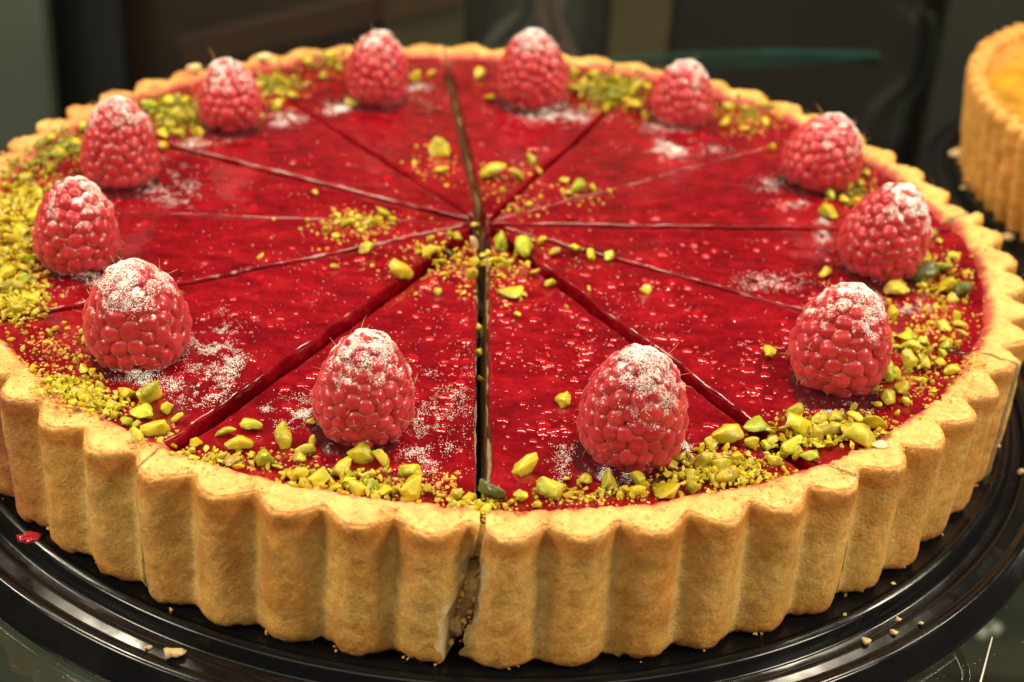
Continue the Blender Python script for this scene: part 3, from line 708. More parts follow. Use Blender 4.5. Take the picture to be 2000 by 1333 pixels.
def raspberry(key):
    x, y, wd, ht, lean = BER[key]; g = np.random.default_rng(ord(key)*3); R = wd/2*0.90
    SHAPE['q'] = (g.uniform(.85, 1.12), g.uniform(-.05, .05))
    p = px_z(x, y, FZ+SHIFT[key][2]+0.05); cam_d = np.array([CAM[0]-p[0], CAM[1]-p[1]]); cam_d /= np.linalg.norm(cam_d)
    base = np.array([p[0]-cam_d[0]*R*0.78, p[1]-cam_d[1]*R*0.78, FZ+SHIFT[key][2]]); BPOS[key] = (base, wd/2, ht)
    root = empty("raspberry", base, BLAB[key], "raspberry", "twelve raspberries standing round the tart")
    root.rotation_euler = (math.radians(g.uniform(-7, 7)), math.radians(lean+g.uniform(-2, 2)), 0); root.scale = (1, g.uniform(.93, 1.05), 1)
    # core
    t = np.linspace(0, 1, 14); n = 20; th = np.linspace(0, 2*math.pi, n, endpoint=False)
    V = np.stack([np.outer(prof_r(t)*R*0.95, np.cos(th)), np.outer(prof_r(t)*R*0.95, np.sin(th)), np.repeat((t*ht*0.93+0.03)[:, None], n, 1)], -1).reshape(-1, 3)
    F = grid_faces(14, n, True).tolist()+[list(range(n))[::-1], [13*n+i for i in range(n)]]
    mk("core", V, F, M_CORE, root)
    dd = 0.325*(0.85+0.15*wd/2)*g.uniform(.96, 1.04); tt = np.linspace(0, 1, 400); pr = prof_r(tt)*R; pz = tt*(ht-0.12)+0.10
    L = np.concatenate([[0], np.cumsum(np.hypot(np.diff(pr), np.diff(pz)))])
    drus = []; centers = []; area_r = np.concatenate([[0], np.cumsum((pr[1:]+pr[:-1])/2*np.diff(L))])*2*math.pi
    cnt = int(area_r[-1]/(dd*dd*0.80)); us = (np.arange(cnt)+0.5)/cnt; ss = np.interp(us*area_r[-1], area_r, L); aa = np.arange(cnt)*2.39996+g.uniform(0, 6.28)
    def on(ss, aa):
        r = np.interp(ss, L, pr); return np.stack([r*np.cos(aa), r*np.sin(aa), np.interp(ss, L, pz)], -1)
    ss = np.clip(ss+g.normal(0, dd*.22, cnt), 0, L[-1]); aa = aa+g.normal(0, .12, cnt); wgt = g.uniform(.85, 1.15, cnt)
    for it in range(30):
        X = on(ss, aa); Dv = X[:, None]-X[None]; dl = np.linalg.norm(Dv, axis=-1)+np.eye(cnt)*9; want = dd*1.05*(wgt[:, None]+wgt[None])/2
        f = np.clip(want-dl, 0, None)/dl; mv = (Dv*f[..., None]).sum(1)*0.22; rr_ = np.hypot(X[:, 0], X[:, 1])+1e-6
        k_ = np.clip(np.searchsorted(L, ss), 3, 396); tr_ = pr[k_+2]-pr[k_-2]; tz = pz[k_+2]-pz[k_-2]; ll = np.hypot(tr_, tz); er = (mv[:, 0]*X[:, 0]+mv[:, 1]*X[:, 1])/rr_
        ss = np.clip(ss+(er*tr_+mv[:, 2]*tz)/ll, 0, L[-1]); aa = aa+((-mv[:, 0]*X[:, 1]+mv[:, 1]*X[:, 0])/rr_)/np.maximum(rr_, .12)
    X = on(ss, aa); dl = np.linalg.norm(X[:, None]-X[None], axis=-1)+np.eye(cnt)*9; near = np.sort(dl, 1)[:, :4].mean(1)
    for q in range(cnt):
        k_ = int(np.clip(np.searchsorted(L, ss[q]), 3, 396)); tr_, tz = pr[k_+2]-pr[k_-2], pz[k_+2]-pz[k_-2]; ll = math.hypot(tr_, tz)
        a = aa[q]; nv_ = Vector((tz/ll*math.cos(a), tz/ll*math.sin(a), -tr_/ll)); hw = near[q]*0.69*g.uniform(.97, 1.06)
        o = link("drupelet", DRU[g.integers(4)], root); el = g.uniform(.92, 1.10)
        o.scale = (hw*el, hw/el, dd*0.45*g.uniform(.88, 1.12)); c = Vector(X[q])-nv_*dd*g.uniform(0.02, 0.10); o.location = c*S
        rq = nv_.to_track_quat('Z', 'Y').to_matrix() @ Matrix.Rotation(g.uniform(0, 6.28), 3, 'Z'); o.rotation_euler = rq.to_euler()
        centers.append((np.array(c), np.array(nv_), hw, hw, o.scale[2])); drus.append(o)
    # sugar grains on the upper side of the drupelets
    bias = np.array([g.uniform(.1, .4), g.uniform(-.25, .1), 1.0]); bias /= np.linalg.norm(bias)
    target = {'I': 6500, 'J': 6000, 'K': 6500, 'H': 6000, 'G': 5000}.get(key, 3600)
    CC = np.array([c[0] for c in centers]); CN = np.array([c[1] for c in centers]); CS = np.array([[c[2], c[3], c[4]] for c in centers])
    den_c = 1.3*fbm(CC, 3.2, ord(key), 2)+2.6*((CC/ht)@bias-0.82)+0.10
    for o, dv in zip(drus, den_c): o["sugar"] = float(np.clip(dv*0.55, -0.6, 0.17))
    nn = 120000; pw = np.clip(CC[:, 2]/ht-0.30, 0.02, None); pw /= pw.sum(); ci = g.choice(len(CC), nn, p=pw)
    v = g.normal(size=(nn, 3)); v /= np.linalg.norm(v, axis=1)[:, None]
    cn = CN[ci]; vn_ = (v*cn).sum(1); rad_ = CS[ci, :2].mean(1); vt = v-vn_[:, None]*cn
    q = CC[ci]+vt*rad_[:, None]+cn*(vn_*CS[ci, 2])[:, None]
    hq = (q/ht)@bias
    den = 1.3*fbm(q, 3.2, ord(key), 2)+0.9*fbm(q, 8.0, ord(key)+3, 2)+2.6*(hq-0.82)+0.35*v[:, 2]-0.15
    ok = (vn_ > 0.15) & (v[:, 2] > 0.0) & (den > g.uniform(0.0, 0.22, nn)); ii = np.where(ok)[0][:target]
    hi = np.clip(den[ii], 0, .8)
    P = q[ii]+v[ii]*(0.002+0.018*g.random(len(ii))*hi)[:, None]; Rr = g.uniform(.004, .011, len(ii))*(0.8+1.0*hi)
    jj = np.where((vn_ > .3) & (v[:, 2] > -.15))[0][-220:]
    P = np.concatenate([P, q[jj]]); Rr = np.concatenate([Rr, g.uniform(.004, .010, len(jj))])
    tag(scatter_mesh("icing_sugar", OCTA, np.array(P), np.array(Rr), M_SUGAR, root, seed=ord(key)), kind='stuff')
    # fine hairs
    Vs = []; Fs = []; off = 0
    for _ in range(46):
        c = centers[g.integers(len(centers))]; nv_ = c[1]; v = nv_+g.normal(0, .55, 3); v /= np.linalg.norm(v)
        p0 = c[0]+v*c[3]*0.85; curl = g.normal(0, .6, 3); ln = g.uniform(.10, .24); pts = []
        dirv = nv_+g.normal(0, .5, 3); dirv /= np.linalg.norm(dirv)
        for i in range(5): tq = i/4; pts.append(p0+dirv*ln*tq+curl*ln*tq*tq*0.6)
        for i, q in enumerate(pts):
            rr = 0.0075*(1-0.6*i/4)
            for j in range(3): Vs.append(q+rr*np.array([math.cos(j*2.1), math.sin(j*2.1), 0.5*math.sin(j*2.1+1)]))
        Fs += grid_faces(5, 3, True, off).tolist(); off += 15
    tag(mk("hairs", Vs, Fs, M_HAIR, root), kind='stuff')
    # glossy drop of dark jelly that holds the berry
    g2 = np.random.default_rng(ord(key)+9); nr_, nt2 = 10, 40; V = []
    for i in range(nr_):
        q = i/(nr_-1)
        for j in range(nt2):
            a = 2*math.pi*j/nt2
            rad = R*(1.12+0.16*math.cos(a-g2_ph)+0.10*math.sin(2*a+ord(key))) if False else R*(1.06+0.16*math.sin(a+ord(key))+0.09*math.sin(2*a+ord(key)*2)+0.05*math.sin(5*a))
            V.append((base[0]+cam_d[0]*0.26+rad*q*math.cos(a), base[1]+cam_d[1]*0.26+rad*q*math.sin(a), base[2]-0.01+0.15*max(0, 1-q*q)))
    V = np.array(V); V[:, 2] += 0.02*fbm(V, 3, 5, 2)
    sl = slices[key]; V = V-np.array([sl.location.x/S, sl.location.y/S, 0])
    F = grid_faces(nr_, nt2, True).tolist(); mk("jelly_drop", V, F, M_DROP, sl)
for key in "ABCDEFGHIJKL": raspberry(key)

def surf(P):
    P = np.atleast_2d(np.asarray(P, float)); a = np.degrees(np.arctan2(P[:, 1], P[:, 0])); q = P.copy(); q[:, 2] = 0; dz = np.zeros(len(P))
    for key, (c0, c1) in SL.items():
        a0 = CUT[c0]; a1 = CUT[c1]+(360 if CUT[c1] < CUT[c0] else 0); rel = (a-a0) % 360
        dz = np.where(rel < a1-a0, SHIFT[key][2], dz)
    return FZ+dz+0.030*fbm(q, 0.5, 91, 2)+0.010*fbm(q, 2.6, 95, 2)
# ------------------------------------------------------------------ pistachio pieces (x, y in the photograph, size in its pixels, tone)
PIS = """1028 908 58 y;1075 952 60 y;1142 940 40 o;1192 942 48 o;1242 938 48 o;1245 960 34 y;1300 948 64 y;1335 890 36 o;1312 908 40 o;1370 902 50 o;1410 905 50 o;1442 895 46 y;1390 935 48 y;1422 928 48 o;1350 928 36 o;1355 952 34 o;1390 865 36 y;1425 850 56 y;1472 865 40 y;1478 826 74 g;1450 925 30 y;1495 868 30 g;1103 780 36 y;1107 935 16 y;1078 972 28 o;1015 970 30 o;1050 985 22 y
607 825 24 y;552 857 46 y;610 862 26 o;600 878 34 o;580 892 50 o;582 922 42 y;622 932 50 y;667 910 54 y;707 890 50 y;745 897 50 y;680 937 36 g;697 955 38 y;730 950 38 g;755 957 44 y;800 920 46 y;807 955 72 y;837 955 26 o;592 945 26 o;655 952 34 o;715 930 24 o;795 977 28 o;822 935 16 y;892 965 30 o;917 972 36 o;967 955 72 d;1010 972 20 y;860 1000 20 y;917 1002 20 y;950 994 28 y;975 1017 16 y;885 988 24 o;930 985 24 y
1502 685 38 y;1737 590 20 y;1745 612 38 y;1710 625 26 y;1750 568 44 o;1840 562 38 y;1880 565 48 d;1862 585 26 y;1810 605 18 y;1827 601 16 y;1870 620 34 y;1872 634 26 y;1845 635 32 y;1815 632 18 o;1885 650 22 y;1795 647 16 y;1772 657 40 g;1737 667 28 y;1750 677 26 o;1777 677 34 y;1805 667 34 g;1842 667 56 g;1815 685 26 o;1842 692 24 g;1775 705 46 o;1805 695 20 y;1825 699 16 y;1807 712 30 y;1835 710 30 y;1857 724 30 y;1732 725 50 g;1752 732 28 y;1702 752 40 o;1760 755 38 y;1735 775 54 o;1715 792 22 o;1800 742 26 y;1822 762 24 y;1772 785 26 y;1667 797 26 o;1670 817 36 y;1630 817 46 o;1555 832 66 y;1552 802 36 o;1600 820 36 o;1710 827 64 y;1612 832 20 y;1630 842 44 o;1600 850 44 o;1675 852 68 o;1730 845 24 y;1505 857 30 y;1545 872 58 g;1510 897 44 y;1468 918 22 o;1580 889 42 g;1590 868 36 y;1560 892 30 o;1620 866 30 o;1530 880 26 o
252 767 52 y;290 770 56 y;273 800 54 g;246 824 30 g;327 797 44 y;345 818 24 y;300 836 58 y;267 830 24 o;267 851 30 y;384 866 44 y;444 845 34 y;465 869 46 y;488 830 38 y;375 893 36 g;342 894 24 o;408 890 20 o;429 893 30 o;453 899 40 o;520 897 44 g;540 912 26 o;159 719 32 y;147 704 20 y;165 665 18 y;162 647 18 y;99 650 18 y;21 662 18 y;45 680 14 y;63 719 22 y;180 767 26 y;195 752 24 o;120 746 28 o;126 770 28 y;156 770 34 y;168 782 34 y;186 794 30 o;228 794 26 y;207 809 30 y;490 890 26 y
20 560 48 o;60 580 40 y;30 600 40 y;70 612 22 y;50 545 30 g;10 530 38 y;73 408 28 g;66 424 30 y;43 450 44 y;13 430 38 y;20 470 38 y;53 503 32 g;7 490 28 y;33 483 26 o;76 378 24 g;43 378 28 y;10 398 28 y;102 368 24 o;99 328 26 o;49 345 28 o;119 295 36 y;102 272 24 y;168 249 32 g;148 279 24 y;63 315 20 y;10 365 24 y;85 440 24 y;45 525 24 y;85 395 22 y
294 206 28 g;330 200 36 y;363 196 36 y;317 259 28 y;317 286 26 y;350 259 32 y;386 259 28 y;313 229 26 y;346 226 38 o;373 220 36 o;335 245 24 o;542 154 30 y;546 182 24 y;574 189 24 y;500 165 30 o;539 206 24 y;633 150 22 o;602 115 34 y;650 108 32 y;507 227 16 o;665 133 24 y;560 165 22 y;520 185 20 o
685 199 26 y;813 150 34 y;841 143 18 y;937 143 28 y;954 189 34 y;1126 178 26 y;1122 142 28 o;1157 147 32 y;1175 168 38 y;1210 157 36 y;1210 185 38 y;1241 178 36 y;1238 206 34 y;1189 210 28 y;1154 171 28 o;1262 171 24 y;1262 224 20 o;1140 160 26 y;1225 195 26 o
856 290 50 y;863 332 30 y;807 318 16 y;965 336 46 y;1010 345 30 o;1031 308 34 g;1050 332 18 y;982 371 18 y;1101 353 22 o;1129 364 34 g;1157 367 22 y;1112 378 20 o;1189 374 14 y;1030 401 20 y;1010 411 14 o;748 413 40 g;769 425 20 y;720 434 28 o;681 437 28 y;636 448 20 o;659 418 16 y;700 425 24 o;656 458 18 y;705 450 16 y;715 486 34 o;778 527 50 y;841 465 20 y;841 491 42 y;877 494 24 d;860 511 32 y;923 511 28 y;921 534 28 o;893 461 20 o;928 438 18 y;979 468 50 g;1022 478 44 g;1058 471 24 y;1085 491 28 o;1121 484 42 y;1154 498 32 y;1189 499 32 g;986 498 16 y;950 496 18 y;960 511 22 y;986 514 28 y;1045 531 28 y;1075 554 24 o;999 564 52 y;1022 574 18 y;905 574 16 y;854 570 18 y;814 575 12 y;1151 564 14 y;1106 600 14 y;1012 615 20 y;653 521 14 y;615 377 16 y;600 430 14 y;1262 566 22 y;507 500 16 y;930 640 24 o;935 690 24 o;938 740 20 o
1415 241 24 y;1422 206 24 y;1454 250 20 y;1503 287 26 y;1454 212 24 o;1496 238 20 y;1524 227 18 y;1489 200 22 y;1622 380 30 g;1622 412 50 y;1650 392 26 y;1675 397 34 y;1652 367 28 y;1657 347 24 y;1682 362 34 o;1690 340 20 y;1660 310 16 g
1815 455 32 o;1832 470 20 y;1815 497 26 y;1862 500 26 y;1847 522 48 g;1800 532 54 d;1885 532 18 y;1845 555 48 y;1800 557 20 y;1747 562 40 o;1610 532 36 y;1807 507 14 y"""
CHUNK = []
def pistmesh(seed, ax, kind):
    r = random.Random(seed); bm = bmesh.new()
    if kind == 'half':                     # half a kernel, split flat
        for k in range(46):
            v = Vector((r.gauss(0, 1), r.gauss(0, 1), r.gauss(0, 1))).normalized()
            bm.verts.new((v.x*(1+0.12*v.x), v.y*0.66, max(v.z, -0.12)*0.62))
    else:
        for k in range(13):
            v = Vector((r.gauss(0, 1), r.gauss(0, 1), r.gauss(0, 1))).normalized()*r.uniform(.82, 1.0)
            bm.verts.new((v.x*ax[0], v.y*ax[1], v.z*ax[2]))
    h = bmesh.ops.convex_hull(bm, input=bm.verts[:])
    bmesh.ops.delete(bm, geom=[q for q in h['geom_interior'] if isinstance(q, bmesh.types.BMVert)], context='VERTS')
    if kind != 'half':
        bmesh.ops.bevel(bm, geom=bm.edges[:], offset=0.06, segments=1, affect='EDGES', profile=0.6, clamp_overlap=True)
        bmesh.ops.triangulate(bm, faces=bm.faces[:])
        bmesh.ops.subdivide_edges(bm, edges=[e for e in bm.edges if e.calc_length() > .3], cuts=2)
        bmesh.ops.triangulate(bm, faces=bm.faces[:])
    else:
        bmesh.ops.subdivide_edges(bm, edges=bm.edges[:], cuts=1, use_grid_fill=True)
        bmesh.ops.smooth_vert(bm, verts=bm.verts[:], factor=.5, use_axis_x=True, use_axis_y=True, use_axis_z=True)
    V = np.array([v.co[:] for v in bm.verts]); nn = 0.20*fbm(V+seed*3.1, 1.8, seed, 2)+0.10*vn(V+seed, 4.5, seed)+0.05*vn(V+seed, 9.0, seed+1)
    for v, q in zip(bm.verts, nn): v.co = v.co*(1+float(q))*S
    me = bpy.data.meshes.new("pistachio_piece"); bm.to_mesh(me); bm.free()
    me.polygons.foreach_set("use_smooth", [True]*len(me.polygons)); me.set_sharp_from_angle(angle=math.radians(50)); return me
KINDS = [((1, .8, .62), 'c')]*4+[((1, .62, .5), 'c')]*4+[((1, .75, .32), 'c')]*3+[((1, .9, .8), 'c')]*2+[(None, 'half')]*3
PMESH = {}
for t in 'yogd':
    PMESH[t] = []
    for i, (ax, kd) in enumerate(KINDS):
        me = pistmesh(200+i*7+ord(t), ax, kd); me.materials.append(PM[t]); PMESH[t].append(me)
TONE = {'y': 'yellow', 'o': 'olive', 'g': 'green', 'd': 'dark green'}
ORD = ['', 'second', 'third', 'fourth', 'fifth', 'sixth', 'seventh', 'eighth', 'ninth', 'tenth', 'eleventh', 'twelfth', 'thirteenth', 'fourteenth', 'fifteenth', 'sixteenth',
       'seventeenth', 'eighteenth', 'nineteenth', 'twentieth', '21st', '22nd', '23rd', '24th', '25th', '26th', '27th', '28th', '29th', '30th', '31st', '32nd', '33rd', '34th', '35th', '36th']
gp = np.random.default_rng(21); items = []; placed = []
for tok in PIS.replace("\n", ";").split(";"):
    x, y, sz, t = tok.split(); x, y, sz = float(x), float(y), float(sz)
    p = px_z(x, y, FZ+0.05); dist = float((p-CAM)@_fw); r = sz*dist/F_PX/2*1.12
    p = px_z(x, y, FZ+0.02+r*0.45); rr = math.hypot(p[0], p[1])
    zoff = 0.0
    if rr > 11.75: zoff = 0.12
    if abs(x-932) < 12 and 620 < y < 760: zoff = -0.25           # the pieces fallen into the open front cut
    for (q, qr) in placed:
        if np.hypot(*(q-p)[:2]) < 0.55*(r+qr): zoff += 0.16*min(r, qr); break
    p = px_z(x, y, float(surf(p)[0])+0.02+r*0.42+zoff); placed.append((p, r))
    o = link("pistachio_piece", PMESH[t][gp.integers(len(KINDS))])
    o.location = Vector(p)*S; o.scale = (r*1.12, r*1.12, r*1.12)
    o.rotation_euler = (gp.normal(0, .45), gp.normal(0, .45), gp.uniform(0, 6.28))
    if rr < 4.9: area_ = "%s the %s cut near centre" % ("left of" if x < 920 else "right of", "back" if y < 475 else "front")
    else: area_ = "by the %s-o'clock raspberry" % CLOCK[min(BPOS, key=lambda k: np.hypot(*(BPOS[k][0]-p)[:2]))]
    items.append((area_, t, x, sz, o))
grp = {}
for it in items: grp.setdefault((it[0], it[1]), []).append(it)
for (a_, t), L in grp.items():
    L.sort(key=lambda q: q[2]); n = len(L)
    for i, it in enumerate(L):
        szw = "large " if it[3] > 48 else ("small " if it[3] < 22 else "")
        if n == 1: lab = "the only %s chopped pistachio piece %s" % (TONE[t], a_)
        elif i == 0: lab = "%s%s pistachio piece %s, leftmost of its colour" % (szw, TONE[t], a_)
        elif i == n-1: lab = "%s%s pistachio piece %s, rightmost of its colour" % (szw, TONE[t], a_)
        else: lab = "%s%s pistachio piece %s, %s from left of its colour" % ("" if "cut" in a_ else szw, TONE[t], a_, ORD[i])
        tag(it[4], lab, "pistachio", "chopped pistachio pieces on the raspberry tart")

def cut_clear(P):
    P = np.asarray(P, float); d = np.full(len(P), 9.0)
    for c, a in CUT.items():
        a = math.radians(a); al = P[:, 0]*math.cos(a)+P[:, 1]*math.sin(a); pe = np.abs(-P[:, 0]*math.sin(a)+P[:, 1]*math.cos(a))
        d = np.where(al > 0.4, np.minimum(d, pe-GAPJ[c]-0.05), d)
    return d > 0
# pale almond stub standing in the centre
am = pistmesh(991, (1, .55, .5), 'c'); am.materials.append(M_ALMOND); o = link("almond_stub", am)
p = px_z(926, 472, FZ+0.2); o.location = Vector(p)*S; o.scale = (.24, .24, .24); o.rotation_euler = (0.2, 1.25, 0.3)
tag(o, "pale almond stub wedged in the open cut at the tart's centre", "almond")

# crumbs too small to count: yellow nut dust and red-soaked crumbs
CR = [(900, 480, 130, 40, 260), (900, 520, 120, 30, 180), (690, 445, 75, 28, 200), (850, 320, 50, 30, 60), (1000, 355, 60, 40, 90), (1140, 380, 40, 20, 50), (1030, 410, 60, 20, 50), (960, 540, 60, 50, 120),
      (110, 690, 60, 40, 220), (130, 770, 60, 40, 300), (190, 800, 60, 30, 240), (40, 470, 60, 100, 320), (40, 590, 50, 40, 220), (60, 340, 60, 50, 200), (340, 220, 60, 35, 180), (540, 175, 50, 30, 120), (620, 118, 60, 12, 90),
      (1200, 180, 70, 35, 220), (1460, 225, 70, 30, 220), (1680, 360, 50, 40, 120), (1840, 530, 60, 50, 160), (1830, 640, 70, 60, 260), (1790, 740, 70, 50, 240), (1890, 720, 25, 25, 70), (1640, 830, 100, 30, 240), (1430, 910, 100, 40, 320),
      (1150, 965, 110, 14, 120), (930, 985, 70, 22, 220), (910, 1010, 50, 16, 120), (720, 945, 130, 25, 180), (860, 935, 40, 25, 70), (430, 890, 100, 20, 160), (330, 850, 40, 20, 40), (590, 905, 50, 25, 80)]
for nm, mm, fr, lab in (("pistachio_crumbs", M_PCRUMB, .62, "fine yellow-green pistachio dust scattered round the rim and the centre"), ("soaked_crumbs", M_OCRUMB, .5, "fine orange-red soaked crumbs among the pistachio pieces")):
    P = []; R = []; g = np.random.default_rng(len(nm))
    for (x, y, rx, ry, n) in CR:
        for _ in range(int(n*fr)):
            p = px_z(x+g.normal(0, rx*.6), y+g.normal(0, ry*.6), FZ+.02); r = math.hypot(p[0], p[1])
            if r > 12.5: continue
            z = .012 if r < 11.7 else .012+.20*min(1, (r-11.7)/.4)
            P.append((p[0], p[1], z)); R.append(g.uniform(.012, .05)*(1 if g.random() < .8 else 1.6))
    P = np.array(P); R = np.array(R); P[:, 2] += surf(P); ok = cut_clear(P) | (np.hypot(P[:, 0], P[:, 1]) > 11.8); P = P[ok]; R = R[ok]
    tag(scatter_mesh(nm, OCTA, P, R, mm, squash=(1, 1, .7), seed=3), lab, "crumbs", kind='stuff')

P = []; R = []; g = np.random.default_rng(31)
for (x, y, rx, ry, n) in [(1400, 915, 90, 30, 300), (1600, 850, 90, 26, 240), (1800, 700, 60, 50, 60), (1830, 560, 50, 50, 50), (650, 935, 100, 24, 90), (750, 955, 70, 14, 50), (930, 985, 50, 14, 60), (1180, 955, 90, 12, 50), (420, 893, 90, 14, 50), (140, 775, 50, 30, 220),
                          (200, 800, 50, 22, 90), (35, 590, 50, 38, 300), (30, 470, 50, 70, 420), (40, 370, 55, 45, 260), (110, 290, 60, 26, 220), (340, 222, 48, 30, 320), (540, 165, 55, 20, 150), (620, 120, 60, 10, 70), (1195, 175, 60, 28, 380), (1470, 220, 60, 20, 60), (1670, 370, 40, 28, 50), (700, 438, 50, 12, 40), (870, 500, 50, 18, 40), (975, 505, 40, 14, 30)]:
    for _ in range(n):
        p = px_z(x+g.normal(0, rx*.6), y+g.normal(0, ry*.6), FZ+.03); r = math.hypot(p[0], p[1])
        if r > 12.1: continue
        q = g.uniform(.05, .135); P.append((p[0], p[1], float(surf(p)[0])+q*.45+(.14 if r > 11.75 else 0)+g.uniform(0, .05))); R.append(q)
P = np.array(P); R = np.array(R); msk = g.random(len(P)) < .6
for nm, t, sel in (("yellow_pistachio_chips", 'y', msk), ("olive_pistachio_chips", 'o', ~msk)):
    sh = [blob_mesh(700+q+ord(t), 10, (1, .72, .5), 0) for q in range(8)]
    tag(scatter_mesh(nm, sh, P[sel], R[sel], PM[t], seed=4, smooth=False), "small %s pistachio chips filling the drifts round the tart's rim" % TONE[t], "pistachio chips", kind='stuff')

# sugar on the jelly
SG = [(425, 690, 45, 55, 1000), (385, 765, 45, 22, 600), (270, 742, 40, 14, 260), (585, 800, 34, 28, 420), (845, 800, 60, 75, 620), (830, 880, 36, 45, 260), (880, 760, 60, 60, 160), (1090, 226, 60, 14, 620), (1010, 213, 40, 8, 160), (1325, 290, 60, 14, 800), (1300, 250, 40, 8, 160),
      (812, 172, 24, 6, 220), (655, 210, 22, 10, 260), (810, 195, 60, 18, 120), (550, 232, 30, 13, 460), (400, 283, 45, 10, 260), (320, 348, 45, 30, 420), (345, 385, 40, 18, 160), (192, 575, 10, 22, 240), (160, 560, 50, 20, 120), (1500, 360, 25, 12, 120), (1555, 400, 40, 8, 90),
      (1608, 455, 14, 36, 200), (1510, 550, 60, 14, 220), (1722, 700, 10, 22, 240), (1785, 597, 40, 12, 240), (1712, 595, 14, 20, 150), (1620, 803, 60, 7, 170), (1345, 868, 16, 22, 170), (1100, 880, 20, 50, 130), (1180, 925, 10, 6, 70), (1232, 932, 18, 4, 70), (520, 790, 10, 5, 40), (1000, 620, 400, 160, 240), (700, 450, 500, 200, 160)]
P = []; R = []; g = np.random.default_rng(77)
_rx = np.array([_rt, -_up])/F_PX
for (x, y, rx, ry, n) in SG:
    m_ = n*8 if n > 70 else n*4
    X = x+g.normal(0, rx*.62, m_); Y = y+g.normal(0, ry*.62, m_); D_ = _fw[None]+(X-1000)[:, None]*_rx[0]+(Y-666.5)[:, None]*_rx[1]
    p = CAM+((FZ+.02-CAM[2])/D_[:, 2])[:, None]*D_
    cl = 0.8*fbm(p, 2.6, 8, 2)+0.6*fbm(p, 9.0, 18, 2)
    dd = np.min([np.hypot(*(BPOS[k][0]-p).T[:2])-BPOS[k][1]*1.02 for k in BPOS], axis=0)
    ok = (np.hypot(p[:, 0], p[:, 1]) < 11.9) & (dd > -.25) & ((cl > g.uniform(-.15, .30, m_)) | (n <= 70))
    p = p[ok]; dd = dd[ok]; cl = cl[ok]; p[:, 2] = surf(p)+.006+0.13*np.clip(1-dd/.12, 0, 1)*(dd < .12)+0.02*g.random(len(p))
    P.append(p); R.append(g.uniform(.004, .010, len(p))*(1+.8*np.clip(cl, 0, 1)))
P = np.concatenate(P); R = np.concatenate(R); ok = cut_clear(P); P = P[ok]; R = R[ok]
tag(scatter_mesh("icing_sugar", OCTA, np.array(P), np.array(R), M_SUGAR, seed=9), "white icing sugar dusted on the red jelly around the raspberries", "sugar", kind='stuff')

# ------------------------------------------------------------------ crumbs on the tray
TC = [(340, 1282, 44, "knobbly pale pastry crumb on the tray's lower left", -0.2), (290, 1268, 16, "tiny pale crumb left of the knobbly crumb on the tray", -0.2), (1690, 1258, 26, "ragged golden crumb on the tray's lower right lip", -.18), (1745, 1240, 18, "brown crumb right of the ragged golden one", -.18),
      (1752, 1214, 16, "flat pale crumb on the right tray lip", -.18), (1798, 1218, 13, "rightmost pale crumb on the lower tray lip", -.18), (1745, 1142, 12, "pale flake on the tray ridge under the right crust", .0), (1949, 874, 14, "white crumb beside the crust at the tray's right", -.03), (1993, 925, 18, "pale crumb at the photo's right edge on the tray lip", -.2),
      (1650, 1204, 12, "small flake just under the right crust crack", -.03)]
for i, (x, y, sz, lab, z) in enumerate(TC):
    p = px_z(x, y, z); r = sz*float((p-CAM)@_fw)/F_PX/2
    bm = blob_mesh(300+i, 14, (1, .8, .6), 2, .25); V, F = bm_arrays(bm); bm.free(); V = V*(1+0.55*fbm(V+i, 2.6, i, 2))[:, None]*r*1.15
    o = mk("pastry_crumb", V, F, M_CRUMB); o.location = Vector((p[0], p[1], z+r*.5))*S
    tag(o, lab, "crumb", "crumbs lying on the black tray")
p = px_z(58, 1066, -.2); bm = blob_mesh(401, 16, (1, .7, .55), 2, .25); V, F = bm_arrays(bm); V = V*(1+0.5*fbm(V, 2.5, 6, 2))[:, None]*.30
o = mk("jam_crumb", V, F, m_gloss("red_jam", (0.5, 0.02, 0.03), .12)); o.location = Vector((p[0], p[1], -.06))*S
tag(o, "red lump of jam on the tray at lower left", "jam")
# crumbs between the trays
for i, (x, y, lab) in enumerate([(1870, 305, "golden crumb at the foot of the yellow tart"), (1965, 470, "pale crumbs heap at the front foot of the yellow tart"), (1880, 372, "small white fleck on the dark tray between the two tarts")]):
    p = px_z(x, y, .0); bm = blob_mesh(500+i, 14, (1, .8, .7), 2, .25); V, F = bm_arrays(bm); V = V*(1+0.5*fbm(V, 2.5, 6, 2))[:, None]*(.30, .22, .12)[i]
    o = mk("pastry_crumb", V, F, M_CRUMB); o.location = Vector((p[0], p[1], .08))*S; tag(o, lab, "crumb", "crumbs lying on the black tray")
# flakes of pastry on the back rim
for i, (x, y) in enumerate([(380, 134), (515, 112)]):
    p = px_z(x, y, 3.25); bm = blob_mesh(600+i, 12, (1, .8, .7), 2, .25); V, F = bm_arrays(bm); V = V*(1+0.5*fbm(V, 2.5, 6, 2))[:, None]*.24
    o = mk("pastry_crumb", V, F, M_CRUMB); o.location = Vector(p)*S
    tag(o, ["white flake on the back rim left of the ten-o'clock raspberry", "white flake on the back rim right of the ten-o'clock raspberry"][i], "crumb")
p = px_z(1715, 868, 3.12); bm = blob_mesh(620, 12, (1, .75, .25), 2, .25); V, F = bm_arrays(bm); V = V*(1+0.3*fbm(V, 2.5, 6, 2))[:, None]*.26
o = mk("almond_flake", V, F, M_ALMOND); o.location = Vector((p[0], p[1], 3.12))*S; tag(o, "pale almond flake on the right rim", "almond")

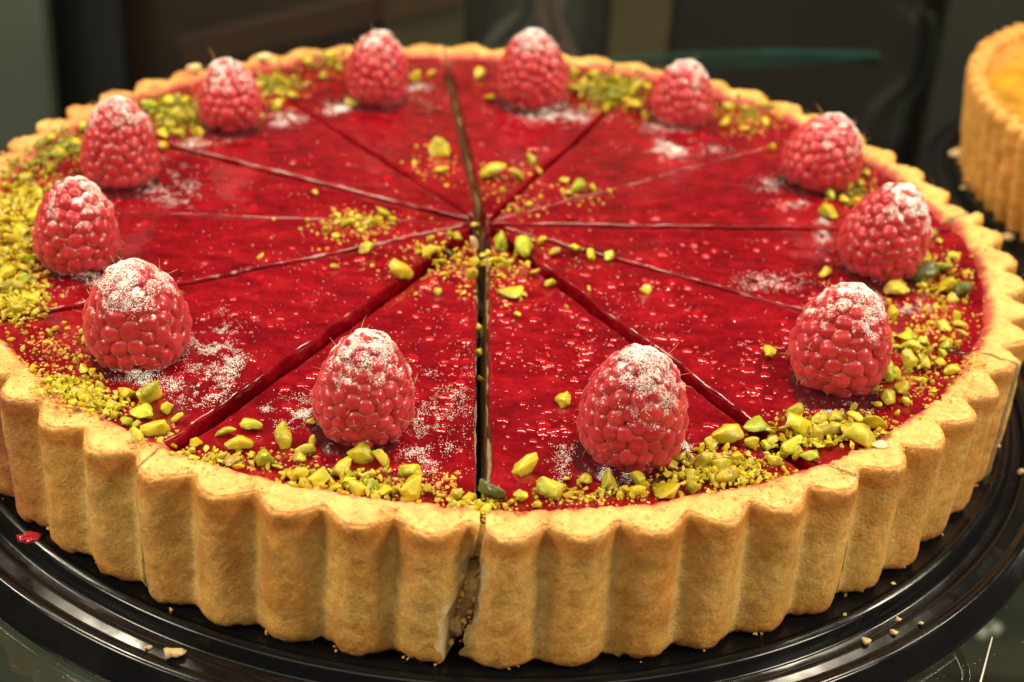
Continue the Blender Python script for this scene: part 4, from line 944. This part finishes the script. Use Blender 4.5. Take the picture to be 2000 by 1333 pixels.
# clear plastic foot under the tray and added beads imitating lamp reflections
V = []; n = 26
p = px_z(1745, 1345, -2.6)
for i in range(n):
    a = math.pi*0.62*(i/(n-1))-0.35
    for j in range(8):
        b_ = 2*math.pi*j/8; rr = 1.35+0.14*math.cos(b_)
        V.append((p[0]+rr*math.cos(a), p[1]+rr*math.sin(a), -2.3+0.55*math.sin(b_)))
fo = mk("clear_plastic_ring", V, grid_faces(n, 8, True).tolist(), m_thin_glass("clear_plastic", (.8, .82, .78), .08)); tag(fo, "clear curved plastic piece under the tray at lower right", "plastic")
for i, (x, y) in enumerate([(1922, 1222), (1948, 1214), (1928, 1190), (1874, 1232)]):
    p = px_z(x, y, -24.3); bm = bmesh.new(); bmesh.ops.create_icosphere(bm, subdivisions=2, radius=1); V, F = bm_arrays(bm); bm.free(); V = V*(1+.12*fbm(V, 2, i, 2))[:, None]*.30
    o = mk("sugar_bead", V, F, M_SUGAR); o.location = Vector((p[0], p[1], -24.72))*S
    tag(o, ["blurred white bead below the glass, middle of four", "blurred white bead below the glass, rightmost", "blurred white bead below the glass, highest", "blurred white bead below the glass, leftmost"][i], "bead", "pale beads below the glass")

# ------------------------------------------------------------------ the yellow tart
root = empty("yellow_tart", (24.4, 11.2, 0), "whole golden tart with orange-yellow filling, cut off by the right edge", "tart")
nf = 84; nth = 1008; th = np.linspace(0, 2*math.pi, nth, endpoint=False); prof = [(0.5, 0.0, 'b')]
for z in np.linspace(0.03, 3.0, 34): prof.append((0, z, 'w'))
for k in range(5): prof.append((k, 3.1, 'c'))
for k in range(8): prof.append((k/7, 0, 'i'))
k = len(prof); TH = np.repeat(th[:, None], k, 1); W = wave(TH, nf, 0.3)
R = np.zeros_like(TH); Z = np.zeros_like(TH)
for j, (a, z, kd) in enumerate(prof):
    cr = 9.55+0.13*min(z, 3.1)-0.42*(1-W[:, j])
    if kd == 'b': R[:, j] = a; Z[:, j] = 0
    elif kd == 'w': R[:, j] = cr; Z[:, j] = z
    elif kd == 'c': R[:, j] = cr-0.45*(a+1)/5*(0.8+0.2*W[:, j]); Z[:, j] = 3.0+0.16*math.sin((a+1)/5*math.pi)+0.10*W[:, j]*(1-a/4)
    else: R[:, j] = 9.35-0.45*a; Z[:, j] = 2.95-0.9*a
P3 = np.stack([R*np.cos(TH), R*np.sin(TH), Z], -1).reshape(-1, 3)
n1 = fbm(P3, 2.0, 7, 3); n2 = fbm(P3, 7, 9, 2); ang = TH.ravel()
kk = np.array([q[2] for q in prof]*nth); o_ = kk != 'b'
rr = R.ravel()+o_*(0.06*n1+0.03*n2); zz = Z.ravel()+((kk == 'c') | (kk == 'i'))*(0.10*n1+0.07*n2)
P3 = np.stack([rr*np.cos(ang), rr*np.sin(ang), zz], -1)
C = TAN*1.12*(1+0.2*n1[:, None]+0.14*n2[:, None]); be = np.exp(-((zz-3.05)/0.22)**2)*np.clip(.25+n1, 0, 1); C = C+(BROWN-C)*be[:, None]
F = grid_faces(nth, k).tolist(); 
for j in range(k-1): F.append([(nth-1)*k+j, j, j+1, (nth-1)*k+j+1])
F.append([i*k for i in range(nth)][::-1])
mk("crust", P3, F, M_CRUST2, root, True, np.clip(C, .01, .95))
V = []; nr = 30; n = 120
for i in range(nr):
    for j in range(n): a = 2*math.pi*j/n; r = 0.02+9.12*i/(nr-1); V.append((r*math.cos(a), r*math.sin(a), 2.48))
V = np.array(V); V[:, 2] += 0.16*fbm(V, .5, 3, 2)+0.10*fbm(V, 1.6, 4, 2)
mk("lemon_filling", V, grid_faces(nr, n, True).tolist(), m_plain("orange_curd", (0.66, 0.32, 0.018), .16, .4, 90, .0012, coat=.7), root)
